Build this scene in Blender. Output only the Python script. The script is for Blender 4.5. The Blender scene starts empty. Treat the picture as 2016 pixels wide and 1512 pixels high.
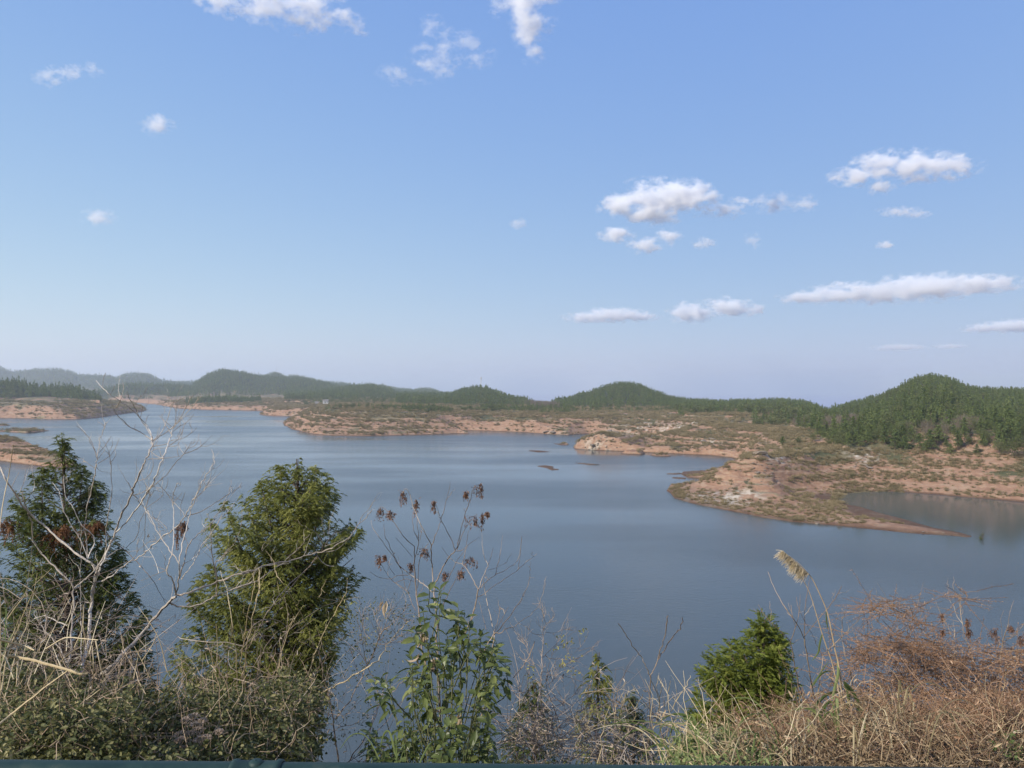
import bpy, math, random, itertools
import numpy as np
from mathutils import Vector, Matrix

R = math.radians
SC = bpy.context.scene
COL = SC.collection
QUICK = False

# ------------------------------------------------------------------ camera
F = 1500.0                     # focal length in photograph pixels (2016 wide)
YH = 762.0                     # horizon row
EYE = 30.0                     # eye height above the lake
cam_d = bpy.data.cameras.new('camera')
cam = bpy.data.objects.new('camera', cam_d)
COL.objects.link(cam)
cam.location = (0, 0, EYE)
cam.rotation_euler = (R(90) + math.atan((YH - 756) / F), 0, 0)
cam_d.sensor_width = 36
cam_d.lens = 36 * F / 2016
cam_d.clip_start = 0.05
cam_d.clip_end = 90000
SC.camera = cam

# ------------------------------------------------------------------ sky and sun
SUN_EL, SUN_AZ = 31.0, -124.0          # azimuth from +Y towards +X
world = bpy.data.worlds.new('World')
SC.world = world
world.use_nodes = True
wn = world.node_tree
bg = wn.nodes['Background']
sky = wn.nodes.new('ShaderNodeTexSky')
sky.sky_type = 'NISHITA'
sky.sun_disc = False
sky.sun_elevation = R(SUN_EL)
sky.sun_rotation = R(-SUN_AZ)        # the node turns the other way round
sky.altitude = 400
sky.air_density = 1.0
sky.dust_density = 1.1
sky.ozone_density = 4.0
# a mild tone curve per channel on the sky's light (phone-camera like)
_sp = wn.nodes.new('ShaderNodeSeparateColor'); _cb = wn.nodes.new('ShaderNodeCombineColor')
wn.links.new(sky.outputs[0], _sp.inputs[0])
for _i, (_g, _k) in enumerate([(.64, .99), (.47, .89), (.10, .86)]):
    _m = wn.nodes.new('ShaderNodeMath'); _m.operation = 'MULTIPLY'; _m.inputs[1].default_value = .1
    _p = wn.nodes.new('ShaderNodeMath'); _p.operation = 'POWER'; _p.inputs[1].default_value = _g
    _q = wn.nodes.new('ShaderNodeMath'); _q.operation = 'MULTIPLY'; _q.inputs[1].default_value = _k * 10
    wn.links.new(_sp.outputs[_i], _m.inputs[0]); wn.links.new(_m.outputs[0], _p.inputs[0]); wn.links.new(_p.outputs[0], _q.inputs[0])
    wn.links.new(_q.outputs[0], _cb.inputs[_i])
wn.links.new(_cb.outputs[0], bg.inputs['Color'])
bg.inputs['Strength'].default_value = 0.081
sl = bpy.data.lights.new('sun', 'SUN')
sl.energy = 4.8
sl.angle = R(0.5)
sl.color = (1.0, 0.93, 0.82)
sun = bpy.data.objects.new('sun', sl)
COL.objects.link(sun)
sd = Vector((math.sin(R(SUN_AZ)) * math.cos(R(SUN_EL)), math.cos(R(SUN_AZ)) * math.cos(R(SUN_EL)), math.sin(R(SUN_EL))))
sun.rotation_euler = sd.to_track_quat('Z', 'Y').to_euler()
sun.location = (0, 0, 60)

SC.view_settings.view_transform = 'Standard'
SC.view_settings.look = 'None'
SC.view_settings.exposure = 0.3
SC.view_settings.gamma = 1.0
cy = SC.cycles
cy.max_bounces = 12
cy.diffuse_bounces = 2
cy.glossy_bounces = 2
cy.transmission_bounces = 2
cy.transparent_max_bounces = 4
cy.volume_bounces = 10
cy.volume_step_rate = 0.35
cy.volume_max_steps = 128
cy.use_denoising = True
cy.use_adaptive_sampling = True
cy.adaptive_threshold = 0.02
cy.sample_clamp_indirect = 4.0
cy.caustics_reflective = False
cy.caustics_refractive = False

# ------------------------------------------------------------------ helpers
rng = np.random.default_rng(7)
random.seed(7)

def P(px, py, d):
    """world point seen at photo pixel (px, py) at forward distance d"""
    return np.array([(px - 1008) / F * d, d, EYE - (py - YH) / F * d])

def tag(o, label=None, cat=None, group=None, kind=None):
    if label: o['label'] = label
    if cat: o['category'] = cat
    if group: o['group'] = group
    if kind: o['kind'] = kind
    return o

def link(o, parent=None):
    COL.objects.link(o)
    if parent is not None: o.parent = parent
    return o

def empty(name, loc=(0, 0, 0)):
    o = bpy.data.objects.new(name, None)
    o.location = loc
    o.empty_display_size = 0.2
    COL.objects.link(o)
    return o

def make_mesh(name, verts, faces, mats, mat_idx=None, smooth=False, attrs=None):
    """verts (n,3); faces = list of (k,m) int arrays (tri or quad blocks)"""
    me = bpy.data.meshes.new(name)
    verts = np.asarray(verts, dtype=np.float32)
    blocks = [np.asarray(f, dtype=np.int32) for f in faces if len(f)]
    me.vertices.add(len(verts))
    me.vertices.foreach_set('co', verts.ravel())
    nl = sum(b.size for b in blocks)
    nf = sum(len(b) for b in blocks)
    me.loops.add(nl)
    me.loops.foreach_set('vertex_index', np.concatenate([b.ravel() for b in blocks]))
    me.polygons.add(nf)
    tot = np.concatenate([np.full(len(b), b.shape[1], np.int32) for b in blocks])
    st = np.concatenate([[0], np.cumsum(tot)[:-1]]).astype(np.int32)
    me.polygons.foreach_set('loop_start', st)
    me.polygons.foreach_set('loop_total', tot)
    if mat_idx is not None:
        me.polygons.foreach_set('material_index', np.asarray(mat_idx, np.int32))
    me.polygons.foreach_set('use_smooth', np.full(nf, smooth))
    for m in (mats if isinstance(mats, (list, tuple)) else [mats]):
        me.materials.append(m)
    me.update(calc_edges=True)
    if attrs:
        for k, v in attrs.items():
            v = np.asarray(v, np.float32)
            if v.ndim == 1:
                a = me.attributes.new(k, 'FLOAT', 'POINT'); a.data.foreach_set('value', v)
            else:
                a = me.attributes.new(k, 'FLOAT_COLOR', 'POINT')
                c = np.ones((len(v), 4), np.float32); c[:, :3] = v
                a.data.foreach_set('color', c.ravel())
    return me

def obj_from(name, me, parent=None):
    o = bpy.data.objects.new(name, me)
    return link(o, parent)

class MB:
    """collects geometry as numpy blocks, with a per-vertex tint value"""
    def __init__(s):
        s.v, s.f4, s.f3, s.t, s.n = [], [], [], [], 0
    def add(s, v, f4=None, f3=None, t=0.5):
        v = np.asarray(v, np.float32).reshape(-1, 3)
        if f4 is not None and len(f4): s.f4.append(np.asarray(f4, np.int64) + s.n)
        if f3 is not None and len(f3): s.f3.append(np.asarray(f3, np.int64) + s.n)
        s.v.append(v)
        tt = np.asarray(t, np.float32)
        s.t.append(np.full(len(v), float(tt), np.float32) if tt.ndim == 0 else tt.astype(np.float32))
        s.n += len(v)
    def tube(s, pts, rad, sides=5, t=0.5):
        pts = np.asarray(pts, float); n = len(pts)
        rad = np.broadcast_to(np.asarray(rad, float), (n,))
        tan = np.gradient(pts, axis=0)
        tan /= np.linalg.norm(tan, axis=1, keepdims=True) + 1e-9
        up = np.array([0.31, 0.17, 0.93])
        a = np.cross(tan, up); a /= np.linalg.norm(a, axis=1, keepdims=True) + 1e-9
        b = np.cross(tan, a)
        th = np.arange(sides) * 2 * np.pi / sides
        ring = pts[:, None, :] + rad[:, None, None] * (np.cos(th)[None, :, None] * a[:, None, :] + np.sin(th)[None, :, None] * b[:, None, :])
        i = np.arange(n - 1)[:, None] * sides; j = np.arange(sides)[None, :]; k = (j + 1) % sides
        f = np.stack([i + j, i + k, i + sides + k, i + sides + j], -1).reshape(-1, 4)
        s.add(ring.reshape(-1, 3), f, t=t)
    def leaves(s, pos, dirv, nrm, length, width, t, fold=0.0):
        """diamond leaves: pos (n,3), dirv (n,3) unit, nrm (n,3)"""
        pos = np.asarray(pos, float); n = len(pos)
        if n == 0: return
        side = np.cross(dirv, nrm); side /= np.linalg.norm(side, axis=1, keepdims=True) + 1e-9
        L = np.broadcast_to(np.asarray(length, float), (n,))[:, None]
        W = np.broadcast_to(np.asarray(width, float), (n,))[:, None]
        up = np.cross(side, dirv)
        v = np.stack([pos, pos + dirv * L * .45 + side * W * .5 + up * W * fold, pos + dirv * L, pos + dirv * L * .45 - side * W * .5 + up * W * fold], 1)
        f = np.arange(n * 4).reshape(n, 4)
        s.add(v.reshape(-1, 3), f, t=np.repeat(np.broadcast_to(np.asarray(t, float), (n,)), 4))
    def build(s, name, mat, parent=None, smooth=False):
        if s.n == 0: return None
        fs = []
        if s.f4: fs.append(np.concatenate(s.f4))
        if s.f3: fs.append(np.concatenate(s.f3))
        me = make_mesh(name, np.concatenate(s.v), fs, mat, smooth=smooth, attrs={'tint': np.concatenate(s.t)})
        return obj_from(name, me, parent)

# ---- gradient noise in numpy
_perm = rng.permutation(512).astype(np.int64)
_perm = np.concatenate([_perm, _perm, _perm])
_ga = rng.random(512) * 2 * np.pi
_gx, _gy = np.cos(_ga), np.sin(_ga)
def perlin(x, y):
    xi = np.floor(x).astype(np.int64); yi = np.floor(y).astype(np.int64)
    xf = x - xi; yf = y - yi
    xi &= 511; yi &= 511
    u = xf * xf * xf * (xf * (xf * 6 - 15) + 10); v = yf * yf * yf * (yf * (yf * 6 - 15) + 10)
    def g(ix, iy, fx, fy):
        h = _perm[_perm[ix & 511] + (iy & 511)]
        return _gx[h] * fx + _gy[h] * fy
    a = g(xi, yi, xf, yf); b = g(xi + 1, yi, xf - 1, yf)
    c = g(xi, yi + 1, xf, yf - 1); d = g(xi + 1, yi + 1, xf - 1, yf - 1)
    return ((a + u * (b - a)) * (1 - v) + (c + u * (d - c)) * v) * 1.5
def fbm(x, y, octv=4, lac=2.03, gain=0.5):
    s = 0; a = 1; t = 0
    for i in range(octv):
        s = s + a * perlin(x + 17.3 * i, y - 9.1 * i); t += a
        x = x * lac; y = y * lac; a *= gain
    return s / t
def sstep(a, b, x):
    t = np.clip((x - a) / (b - a), 0, 1)
    return t * t * (3 - 2 * t)

# ------------------------------------------------------------------ materials
def new_mat(name):
    m = bpy.data.materials.new(name); m.use_nodes = True
    nt = m.node_tree
    return m, nt, nt.nodes['Principled BSDF']
def N(nt, typ, **kw):
    n = nt.nodes.new(typ)
    for k, v in kw.items():
        if k.startswith('i_'):
            key = k[2:]
            key = int(key) if key.isdigit() else key
            n.inputs[key].default_value = v
        else: setattr(n, k, v)
    return n
def L(nt, a, b): nt.links.new(a, b)
def ramp(nt, fac, stops, interp='LINEAR'):
    r = nt.nodes.new('ShaderNodeValToRGB'); r.color_ramp.interpolation = interp
    e = r.color_ramp.elements
    while len(e) < len(stops): e.new(0.5)
    for i, (p, c) in enumerate(stops):
        e[i].position = p; e[i].color = (*c, 1)
    L(nt, fac, r.inputs[0]); return r.outputs[0]
def mixc(nt, fac, a, b, typ='MIX'):
    m = nt.nodes.new('ShaderNodeMix'); m.data_type = 'RGBA'; m.blend_type = typ
    for s, v in ((m.inputs[0], fac), (m.inputs[6], a), (m.inputs[7], b)):
        if hasattr(v, 'is_linked') or hasattr(v, 'links'): L(nt, v, s)
        else: s.default_value = v if not isinstance(v, tuple) or len(v) == 4 else (*v, 1)
    return m.outputs[2]
def mth(nt, op, a, b=None, c=None, clamp=False):
    m = nt.nodes.new('ShaderNodeMath'); m.operation = op; m.use_clamp = clamp
    for i, v in enumerate((a, b, c)):
        if v is None: continue
        if hasattr(v, 'links'): L(nt, v, m.inputs[i])
        else: m.inputs[i].default_value = v
    return m.outputs[0]

def foliage_mat(name, c0, c1, c2, transl=0.35, rough=0.65, spec=0.12, attr=True, inst=False):
    """leaf material: colour from the per-leaf tint (and the copy's own random value)"""
    m, nt, b = new_mat(name)
    out = nt.nodes['Material Output']
    if attr:
        at = N(nt, 'ShaderNodeAttribute', attribute_name='tint'); fac = at.outputs['Fac']
    else:
        fac = N(nt, 'ShaderNodeValue').outputs[0]
    if inst:
        oi = N(nt, 'ShaderNodeObjectInfo')
        fac = mth(nt, 'ADD', mth(nt, 'MULTIPLY', fac, 0.55), mth(nt, 'MULTIPLY', oi.outputs['Random'], 0.45))
    col = ramp(nt, fac, [(0.0, c0), (0.5, c1), (1.0, c2)])
    L(nt, col, b.inputs['Base Color'])
    b.inputs['Roughness'].default_value = rough
    b.inputs['Specular IOR Level'].default_value = spec
    if transl > 0:
        tr = N(nt, 'ShaderNodeBsdfTranslucent')
        tc = mixc(nt, 0.35, col, (c2[0] * 1.2, c2[1] * 1.3, c2[2] * .6, 1))
        L(nt, tc, tr.inputs['Color'])
        mx = N(nt, 'ShaderNodeMixShader', i_0=transl)
        L(nt, b.outputs[0], mx.inputs[1]); L(nt, tr.outputs[0], mx.inputs[2])
        L(nt, mx.outputs[0], out.inputs['Surface'])
    return m

def bark_mat(name, c0, c1, c2, scale=30.0, rough=0.85):
    m, nt, b = new_mat(name)
    tc = N(nt, 'ShaderNodeTexCoord')
    no = N(nt, 'ShaderNodeTexNoise', i_Scale=scale, i_Detail=5.0, i_Roughness=0.65)
    L(nt, tc.outputs['Object'], no.inputs['Vector'])
    at = N(nt, 'ShaderNodeAttribute', attribute_name='tint')
    f = mth(nt, 'ADD', mth(nt, 'MULTIPLY', no.outputs[0], 0.6), mth(nt, 'SUBTRACT', mth(nt, 'MULTIPLY', at.outputs['Fac'], 0.8), 0.2))
    L(nt, ramp(nt, f, [(0.1, c0), (0.5, c1), (0.9, c2)]), b.inputs['Base Color'])
    b.inputs['Roughness'].default_value = rough
    b.inputs['Specular IOR Level'].default_value = 0.2
    return m

# ------------------------------------------------------------------ the lake
def px_w(px, py, z=0.0):
    d = (EYE - z) * F / (py - YH)
    return ((px - 1008) / F * d, d)

def water_mat():
    m, nt, b = new_mat('lake_water')
    g = N(nt, 'ShaderNodeNewGeometry')
    def nz(scale, det, sx=1, sy=1, rough=0.55, off=(0, 0, 0)):
        mp = N(nt, 'ShaderNodeMapping'); mp.inputs['Scale'].default_value = (sx, sy, 1); mp.inputs['Location'].default_value = off
        mp.inputs['Rotation'].default_value = (0, 0, R(12))
        L(nt, g.outputs['Position'], mp.inputs['Vector'])
        n = N(nt, 'ShaderNodeTexNoise', i_Scale=scale, i_Detail=det, i_Roughness=rough)
        L(nt, mp.outputs[0], n.inputs['Vector']); return n.outputs[0]
    big = nz(0.008, 4.0, 0.5, 1.6)            # wind lanes on the lake
    big2 = nz(0.0025, 3.0, 0.5, 1.3, off=(30, 70, 0))
    wind = mth(nt, 'ADD', mth(nt, 'MULTIPLY', big, 0.5), mth(nt, 'MULTIPLY', big2, 0.5))
    windf = N(nt, 'ShaderNodeMapRange'); windf.interpolation_type = 'SMOOTHSTEP'
    L(nt, wind, windf.inputs[0]); windf.inputs[1].default_value = 0.41; windf.inputs[2].default_value = 0.54
    wf = windf.outputs[0]
    L(nt, ramp(nt, big2, [(0.3, (0.060, 0.076, 0.078)), (0.7, (0.076, 0.090, 0.086))]), b.inputs['Base Color'])
    b.inputs['IOR'].default_value = 1.333
    bc = px_w(1880, 1012); vd = N(nt, 'ShaderNodeVectorMath', operation='DISTANCE'); vd.inputs[1].default_value = (bc[0], bc[1], 0); L(nt, g.outputs['Position'], vd.inputs[0])
    cm = N(nt, 'ShaderNodeMapRange'); cm.interpolation_type = 'SMOOTHSTEP'; L(nt, vd.outputs['Value'], cm.inputs[0]); cm.inputs[1].default_value = 30; cm.inputs[2].default_value = 75      # the bay behind the spit lies sheltered
    wf = mth(nt, 'MULTIPLY', wf, cm.outputs[0])
    rr = N(nt, 'ShaderNodeMapRange'); L(nt, wf, rr.inputs[0]); rr.inputs[3].default_value = 0.10; rr.inputs[4].default_value = 0.27
    L(nt, rr.outputs[0], b.inputs['Roughness'])
    w1 = nz(0.8, 5.0, 0.9, 1.3, .7); w2 = nz(4.0, 3.0, 0.9, 1.3)
    h = mth(nt, 'ADD', mth(nt, 'MULTIPLY', w1, 0.12), mth(nt, 'MULTIPLY', w2, 0.03))
    st = N(nt, 'ShaderNodeMapRange'); L(nt, wf, st.inputs[0]); st.inputs[3].default_value = 0.16; st.inputs[4].default_value = 0.6
    bp = N(nt, 'ShaderNodeBump'); bp.inputs['Distance'].default_value = 1.0
    L(nt, h, bp.inputs['Height']); L(nt, st.outputs[0], bp.inputs['Strength'])
    L(nt, bp.outputs[0], b.inputs['Normal'])
    return m

S = 12900
wm = make_mesh('lake_water', [(-S, 20, 0), (-150, 20, 0), (3000, 20, 0), (-S, 1650, 0), (-150, 1650, 0), (-150, 1000, 0), (3000, 1000, 0)], [[[0, 1, 5, 4], [1, 2, 6, 5]], [[0, 4, 3]]], water_mat())
tag(obj_from('lake_water', wm), kind='structure')

# waterlines, photograph pixels on the water plane
MAIN = [(-900, 789), (0, 789), (200, 790), (273, 793), (300, 795), (315, 797.5), (345, 803), (400, 806.5), (480, 808), (518, 808.5), (524, 811), (510, 815), (520, 817.5), (533, 818.5), (583, 819.5),
        (592, 821), (584, 823), (568, 828), (557, 832), (561, 837), (575, 845), (597, 850), (617, 854.5), (650, 857.5), (720, 858.5), (780, 857.5), (850, 855.5), (900, 853.5), (925, 854.2),
        (912, 851), (903, 848), (930, 848), (960, 848.5), (1030, 851), (1080, 855), (1120, 857), (1140, 855), (1158, 854), (1180, 857), (1240, 860), (1295, 862), (1312, 866), (1300, 870.5),
        (1262, 873), (1240, 870), (1200, 866), (1160, 866), (1137, 873), (1130, 880), (1134, 884), (1160, 886), (1200, 887.5), (1260, 890), (1330, 893.5), (1400, 897), (1440, 901), (1458, 905),
        (1448, 913), (1438, 922), (1422, 926), (1380, 926.5), (1345, 929), (1341, 934), (1352, 940), (1385, 942), (1405, 943.5), (1398, 950), (1392, 957), (1350, 956), (1318, 957), (1313, 966), (1330, 980),
        (1360, 990), (1400, 998), (1450, 1008), (1500, 1018), (1560, 1027), (1650, 1035), (1720, 1041.5), (1800, 1050), (1870, 1053.5), (1905, 1057.5), (1912, 1056), (1890, 1049), (1840, 1040), (1780, 1022),
        (1730, 1010), (1690, 998), (1655, 991), (1646, 982), (1652, 972), (1700, 967), (1760, 968), (1850, 974), (1950, 983), (2016, 989), (2100, 996), (2300, 1020), (2700, 1080)]
MAINW = [px_w(*p) for p in MAIN] + [(800, 150), (9000, 300), (12900, 12900), (-12900, 12900), (-12900, 1800)]
A_ISL = [(-700, 806), (0, 802), (240, 801), (278, 802.5), (289, 807), (282, 810.5), (262, 812), (240, 815.5), (210, 820), (180, 824), (150, 825.5), (100, 825.5), (50, 824), (0, 823), (-150, 824), (-500, 830), (-900, 850)]
G_ISL = [(-300, 885), (0, 887), (60, 893), (110, 905), (150, 914), (158, 917.5), (140, 919.5), (100, 919.5), (60, 916), (0, 907.5), (-150, 899), (-300, 895)]
H_ISL = [(0, 848.5), (20, 846.5), (30, 844.8), (60, 844.5), (80, 847), (98, 848.3), (75, 851.5), (50, 852.8), (20, 851.5), (0, 850), (-60, 851), (-60, 848)]
I_ISL = [(-40, 836), (0, 835.6), (15, 836), (22, 837.3), (5, 838.4), (-40, 839)]
FLATS = [[(1040, 887.5), (1060, 887), (1081, 889.5), (1060, 890.5)],
         [(1057, 917.5), (1075, 916.5), (1092, 919), (1088, 922), (1103, 924.5), (1085, 926), (1075, 921.5)],
         [(1128, 911), (1150, 912), (1187, 915.5), (1160, 915.8)],
         [(1088, 873.5), (1115, 873.5), (1121, 876), (1105, 876.5)],
         [(1222, 893), (1262, 891.5), (1270, 893.5), (1262, 895), (1240, 894.5)],
         [(1280, 896.5), (1310, 896.5), (1320, 898.5), (1295, 898.8)],
         [(1312, 933), (1335, 931.5), (1346, 932.5), (1330, 934)],
         [(1322, 940.5), (1340, 940), (1352, 942), (1335, 942.5)]]
POLYS = [MAINW] + [[px_w(*p) for p in q] for q in (A_ISL, G_ISL, H_ISL, I_ISL, *FLATS)]

def sdf_poly(x, y, poly):
    """signed distance, positive inside"""
    d2 = np.full(x.shape, 1e18); ins = np.zeros(x.shape, bool)
    n = len(poly)
    for i in range(n):
        ax, ay = poly[i]; bx, by = poly[(i + 1) % n]
        ex, ey = bx - ax, by - ay
        t = np.clip(((x - ax) * ex + (y - ay) * ey) / (ex * ex + ey * ey + 1e-9), 0, 1)
        dx = x - ax - t * ex; dy = y - ay - t * ey
        d2 = np.minimum(d2, dx * dx + dy * dy)
        c = ((ay > y) != (by > y)) & (x < ex * (y - ay) / (ey if abs(ey) > 1e-9 else 1e-9) + ax)
        ins ^= c
    d = np.sqrt(d2)
    return np.where(ins, d, -d)

# land surface control points: (photo px, photo py, height z)
CTRL = [
 # right spit
 (1400, 985, .9), (1470, 995, 1.5), (1560, 1008, 1.3), (1640, 1012, 1.2), (1720, 1028, 1.0), (1800, 1040, .8), (1870, 1052, .4), (1895, 1054, .2), (1912, 1057, .1), (1880, 1050, .2), (1905, 1052, .1), (1400, 968, 1.5), (1345, 968, .8), (1620, 985, 1.5),
 (1500, 978, 2.0), (1580, 985, 1.8), (1370, 935, .8), (1410, 934, 1.0),
 # mound and bluff
 (1425, 955, 2.2), (1440, 912, 8.2), (1470, 900, 9.3), (1500, 896, 10.2), (1560, 903, 8.2), (1470, 955, 2.6), (1540, 958, 2.1), (1455, 905, 8.6), (1415, 925, 4.5), (1500, 925, 7.5),
 (1560, 930, 5.2), (1620, 903, 8.2), (1620, 940, 3.7), (1650, 965, .8), (1700, 945, 3.5), (1700, 918, 7.0), (1700, 893, 9.5), (1800, 950, 3.0), (1800, 920, 7.0), (1800, 898, 9.5), (1900, 960, 3.0), (1900, 930, 7.0),
 (1900, 905, 9.6), (2016, 968, 3.0), (2016, 938, 7.0), (2016, 914, 10.0), (2150, 975, 3.0), (2150, 930, 9.0), (2500, 960, 9.0), (2500, 1010, 3.0), (1560, 885, 9.0), (1620, 880, 9.2), (1750, 960, 1.2), (1850, 966, 1.2), (1950, 975, 1.2),
 # rocky knoll and neck
 (1190, 851, 7.8), (1150, 862, 6.3), (1170, 854, 7.4), (1215, 853, 7.2), (1238, 864, 5.2), (1265, 878, 2.0), (1290, 878, 1.8), (1320, 871, 4.3), (1400, 872, 5.0), (1470, 878, 6.2), (1530, 882, 8.3), (1134, 879, 1.5),
 (1350, 884, 1.5), (1440, 893, 1.5), (1480, 898, 4.0), (1330, 860, 5.5), (1400, 858, 6.6), (1500, 862, 8.0), (1200, 880, 2.8), (1160, 880, 2.4),
 # far bank behind the knoll
 (1060, 846, 2.0), (1120, 850, 2.0), (1200, 853, 2.0), (1280, 856, 2.0), (1050, 828, 8.0), (1120, 826, 8.5), (1200, 825, 8.6), (1300, 833, 8.0), (1380, 845, 7.8), (960, 843, 2.0), (980, 826, 8.0), (1200, 815, 10), (1300, 818, 10.5), (1400, 832, 10), (1500, 845, 9.5), (1080, 815, 10),
 # middle peninsula
 (575, 834, 2.0), (600, 840, 3.5), (620, 819, 8.5), (640, 808, 11.5), (700, 808, 12), (800, 808, 12), (880, 818, 10), (700, 835, 5.5), (800, 835, 5.5), (650, 850, 1.6), (750, 851, 1.8), (850, 849, 1.6), (890, 838, 4.5), (920, 832, 6), (660, 800, 12), (760, 802, 12.5), (860, 806, 12),
 (600, 815, 7), (610, 805, 8),
 # far middle shore
 (430, 799, 5), (430, 793, 8), (360, 798, 4), (500, 797, 6), (330, 790, 6), (540, 810, 5), (560, 803, 7), (600, 799, 8), (640, 790, 10), (720, 790, 11), (850, 796, 11), (450, 785, 9), (280, 786, 6), (280, 780, 9), (350, 780, 10), (900, 805, 10), (1000, 808, 10),
 # left platform
 (0, 817, 4), (100, 818, 4), (180, 815, 3.5), (230, 808, 4), (262, 805, 3), (0, 790, 14), (0, 783, 17.5), (60, 786, 16.5), (100, 789, 15.5), (160, 792, 13.5), (190, 797, 11), (230, 795, 10), (262, 797, 7), (-200, 785, 17), (-200, 815, 5), (-500, 790, 16), (-500, 820, 5), (280, 805, 2.0), (100, 803, 10), (0, 803, 10),
 # left mound
 (0, 864, 7.4), (-80, 862, 7.5), (-200, 870, 6), (33, 872, 5.8), (67, 884, 4.5), (100, 894, 3.2), (135, 908, 1.6), (50, 905, 1.8), (0, 893, 3), (100, 910, 1.4),
 # islets
 (40, 848, .9), (60, 847.5, 1.2), (10, 849, .5), (0, 837, .6), (-150, 838, 1.5),
]
GEN = [(px, 1500., 11.) for px in range(-800, 2900, 400)] + [(px, 5000., 16.) for px in range(-800, 2900, 600)] + [(px, 11000., 20.) for px in range(-800, 2900, 900)] + [(px, 800., 11.) for px in (1200, 1400, 1600, 1800, 2100, 2500)] + [(1900, 400., 13.), (2100, 380., 13.), (1750, 400., 12.), (1500, 420., 9.5)]
def tps_fit(pts, vals, lam):
    n = len(pts)
    r2 = ((pts[:, None] - pts[None]) ** 2).sum(-1)
    K = 0.5 * r2 * np.log(r2 + 1e-12)
    K[np.diag_indices(n)] += lam
    Pm = np.c_[np.ones(n), pts]
    A = np.zeros((n + 3, n + 3)); A[:n, :n] = K; A[:n, n:] = Pm; A[n:, :n] = Pm.T
    return np.linalg.solve(A, np.r_[vals, 0, 0, 0])
_cp, _cv = [], []
for (px, py, z) in CTRL:
    d = (EYE - z) * F / (py - YH)
    _cp.append((px / 300., math.log(d) * 4)); _cv.append(z)
for (px, d, z) in GEN:
    _cp.append((px / 300., math.log(d) * 4)); _cv.append(z)
_cp = np.array(_cp); _cv = np.array(_cv)
_w = tps_fit(_cp, _cv, 0.01)
def tps_eval(px, d):
    q0 = px / 300.; q1 = np.log(d) * 4
    out = _w[-3] + _w[-2] * q0 + _w[-1] * q1
    for (c, w) in zip(_cp, _w[:-3]):
        r2 = (q0 - c[0]) ** 2 + (q1 - c[1]) ** 2
        out = out + w * 0.5 * r2 * np.log(r2 + 1e-12)
    return out

# wooded ridges: (skyline px,py), ridge distance, front width, back width, foot height, tree allowance
RIDGES = [
 dict(n='right', sk=[(1560, 824), (1600, 812), (1622, 806), (1650, 799), (1700, 787), (1740, 772), (1770, 757), (1800, 740), (1830, 734), (1860, 737), (1890, 750), (1910, 759), (1960, 762), (2016, 763), (2200, 770), (2500, 760), (2900, 790)], d=600, wf=420, wb=350, z0=10, th=3.6, sp=3.5),
 dict(n='midright', sk=[(1040, 796), (1080, 791), (1120, 786), (1160, 770), (1200, 756), (1227, 751.5), (1260, 756), (1290, 770), (1320, 780), (1360, 786), (1420, 789), (1480, 787), (1540, 785), (1580, 790), (1620, 802), (1680, 814), (1720, 820)], d=950, wf=330, wb=400, z0=10, th=4.5, sp=4.4),
 dict(n='middle', sk=[(780, 815), (840, 800), (862, 792), (880, 781), (910, 768), (940, 762), (960, 765), (1000, 781), (1040, 788), (1090, 792), (1150, 800)], d=1150, wf=380, wb=350, z0=10, th=5.5, sp=5.4),
 dict(n='midleft', sk=[(560, 780), (610, 773), (640, 769), (690, 762), (730, 759), (767, 765), (790, 779), (833, 785), (860, 791), (900, 800)], d=1550, wf=450, wb=350, z0=11, th=5.5, sp=6.2),
 dict(n='left', sk=[(330, 782), (370, 765), (385, 753), (410, 736), (440, 726.5), (480, 733), (520, 741), (560, 743), (600, 745), (640, 753), (680, 765), (740, 782)], d=1900, wf=420, wb=500, z0=11, th=5.5, sp=7),
 dict(n='knoll', sk=[(-400, 742), (-200, 746), (0, 748), (30, 747), (60, 756), (100, 760), (140, 759), (160, 765), (185, 779), (198, 792)], d=930, wf=75, wb=130, z0=15, th=7, sp=5.0),
 dict(n='copse', sk=[(366, 797), (385, 784), (410, 779), (450, 778), (480, 783), (514, 796)], d=1150, wf=45, wb=80, z0=7, th=6, sp=5.0),
 dict(n='belt', sk=[(150, 782), (217, 764), (250, 755), (317, 756), (367, 760), (400, 768), (470, 790)], d=1750, wf=160, wb=300, z0=11, th=5.5, sp=7),
 dict(n='behind', sk=[(470, 760), (500, 748), (520, 740), (543, 732.5), (563, 743), (580, 739.5), (600, 744), (640, 754), (680, 757), (738, 760), (753, 758), (763, 762), (783, 767), (813, 769), (837, 766), (853, 769), (870, 774), (890, 781), (930, 792)], d=2600, wf=500, wb=600, z0=12, th=6, sp=10),
 dict(n='farleft', sk=[(-300, 735), (-100, 722), (0, 722), (25, 732), (67, 727), (110, 726), (143, 732), (153, 738), (217, 740), (227, 744), (247, 736.5), (270, 735), (293, 737), (317, 749), (350, 752), (383, 752), (450, 758), (560, 766)], d=3300, wf=900, wb=900, z0=13, th=7, sp=15),
 dict(n='faraway', sk=[(560, 768), (620, 757), (643, 751.5), (673, 753), (697, 760), (740, 766), (873, 775), (900, 776), (960, 786)], d=4300, wf=900, wb=900, z0=14, th=7, sp=22),
]
EDGE_PX = [1560, 1600, 1640, 1700, 1850, 2016, 2200]; EDGE_PY = [846, 856, 878, 887, 893, 905, 912]      # lower edge of the right wood
for r in RIDGES:
    a = np.array(r['sk'], float); r['px'] = a[:, 0]; r['zr'] = EYE - (a[:, 1] - YH) / F * r['d'] - r['th']
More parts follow.
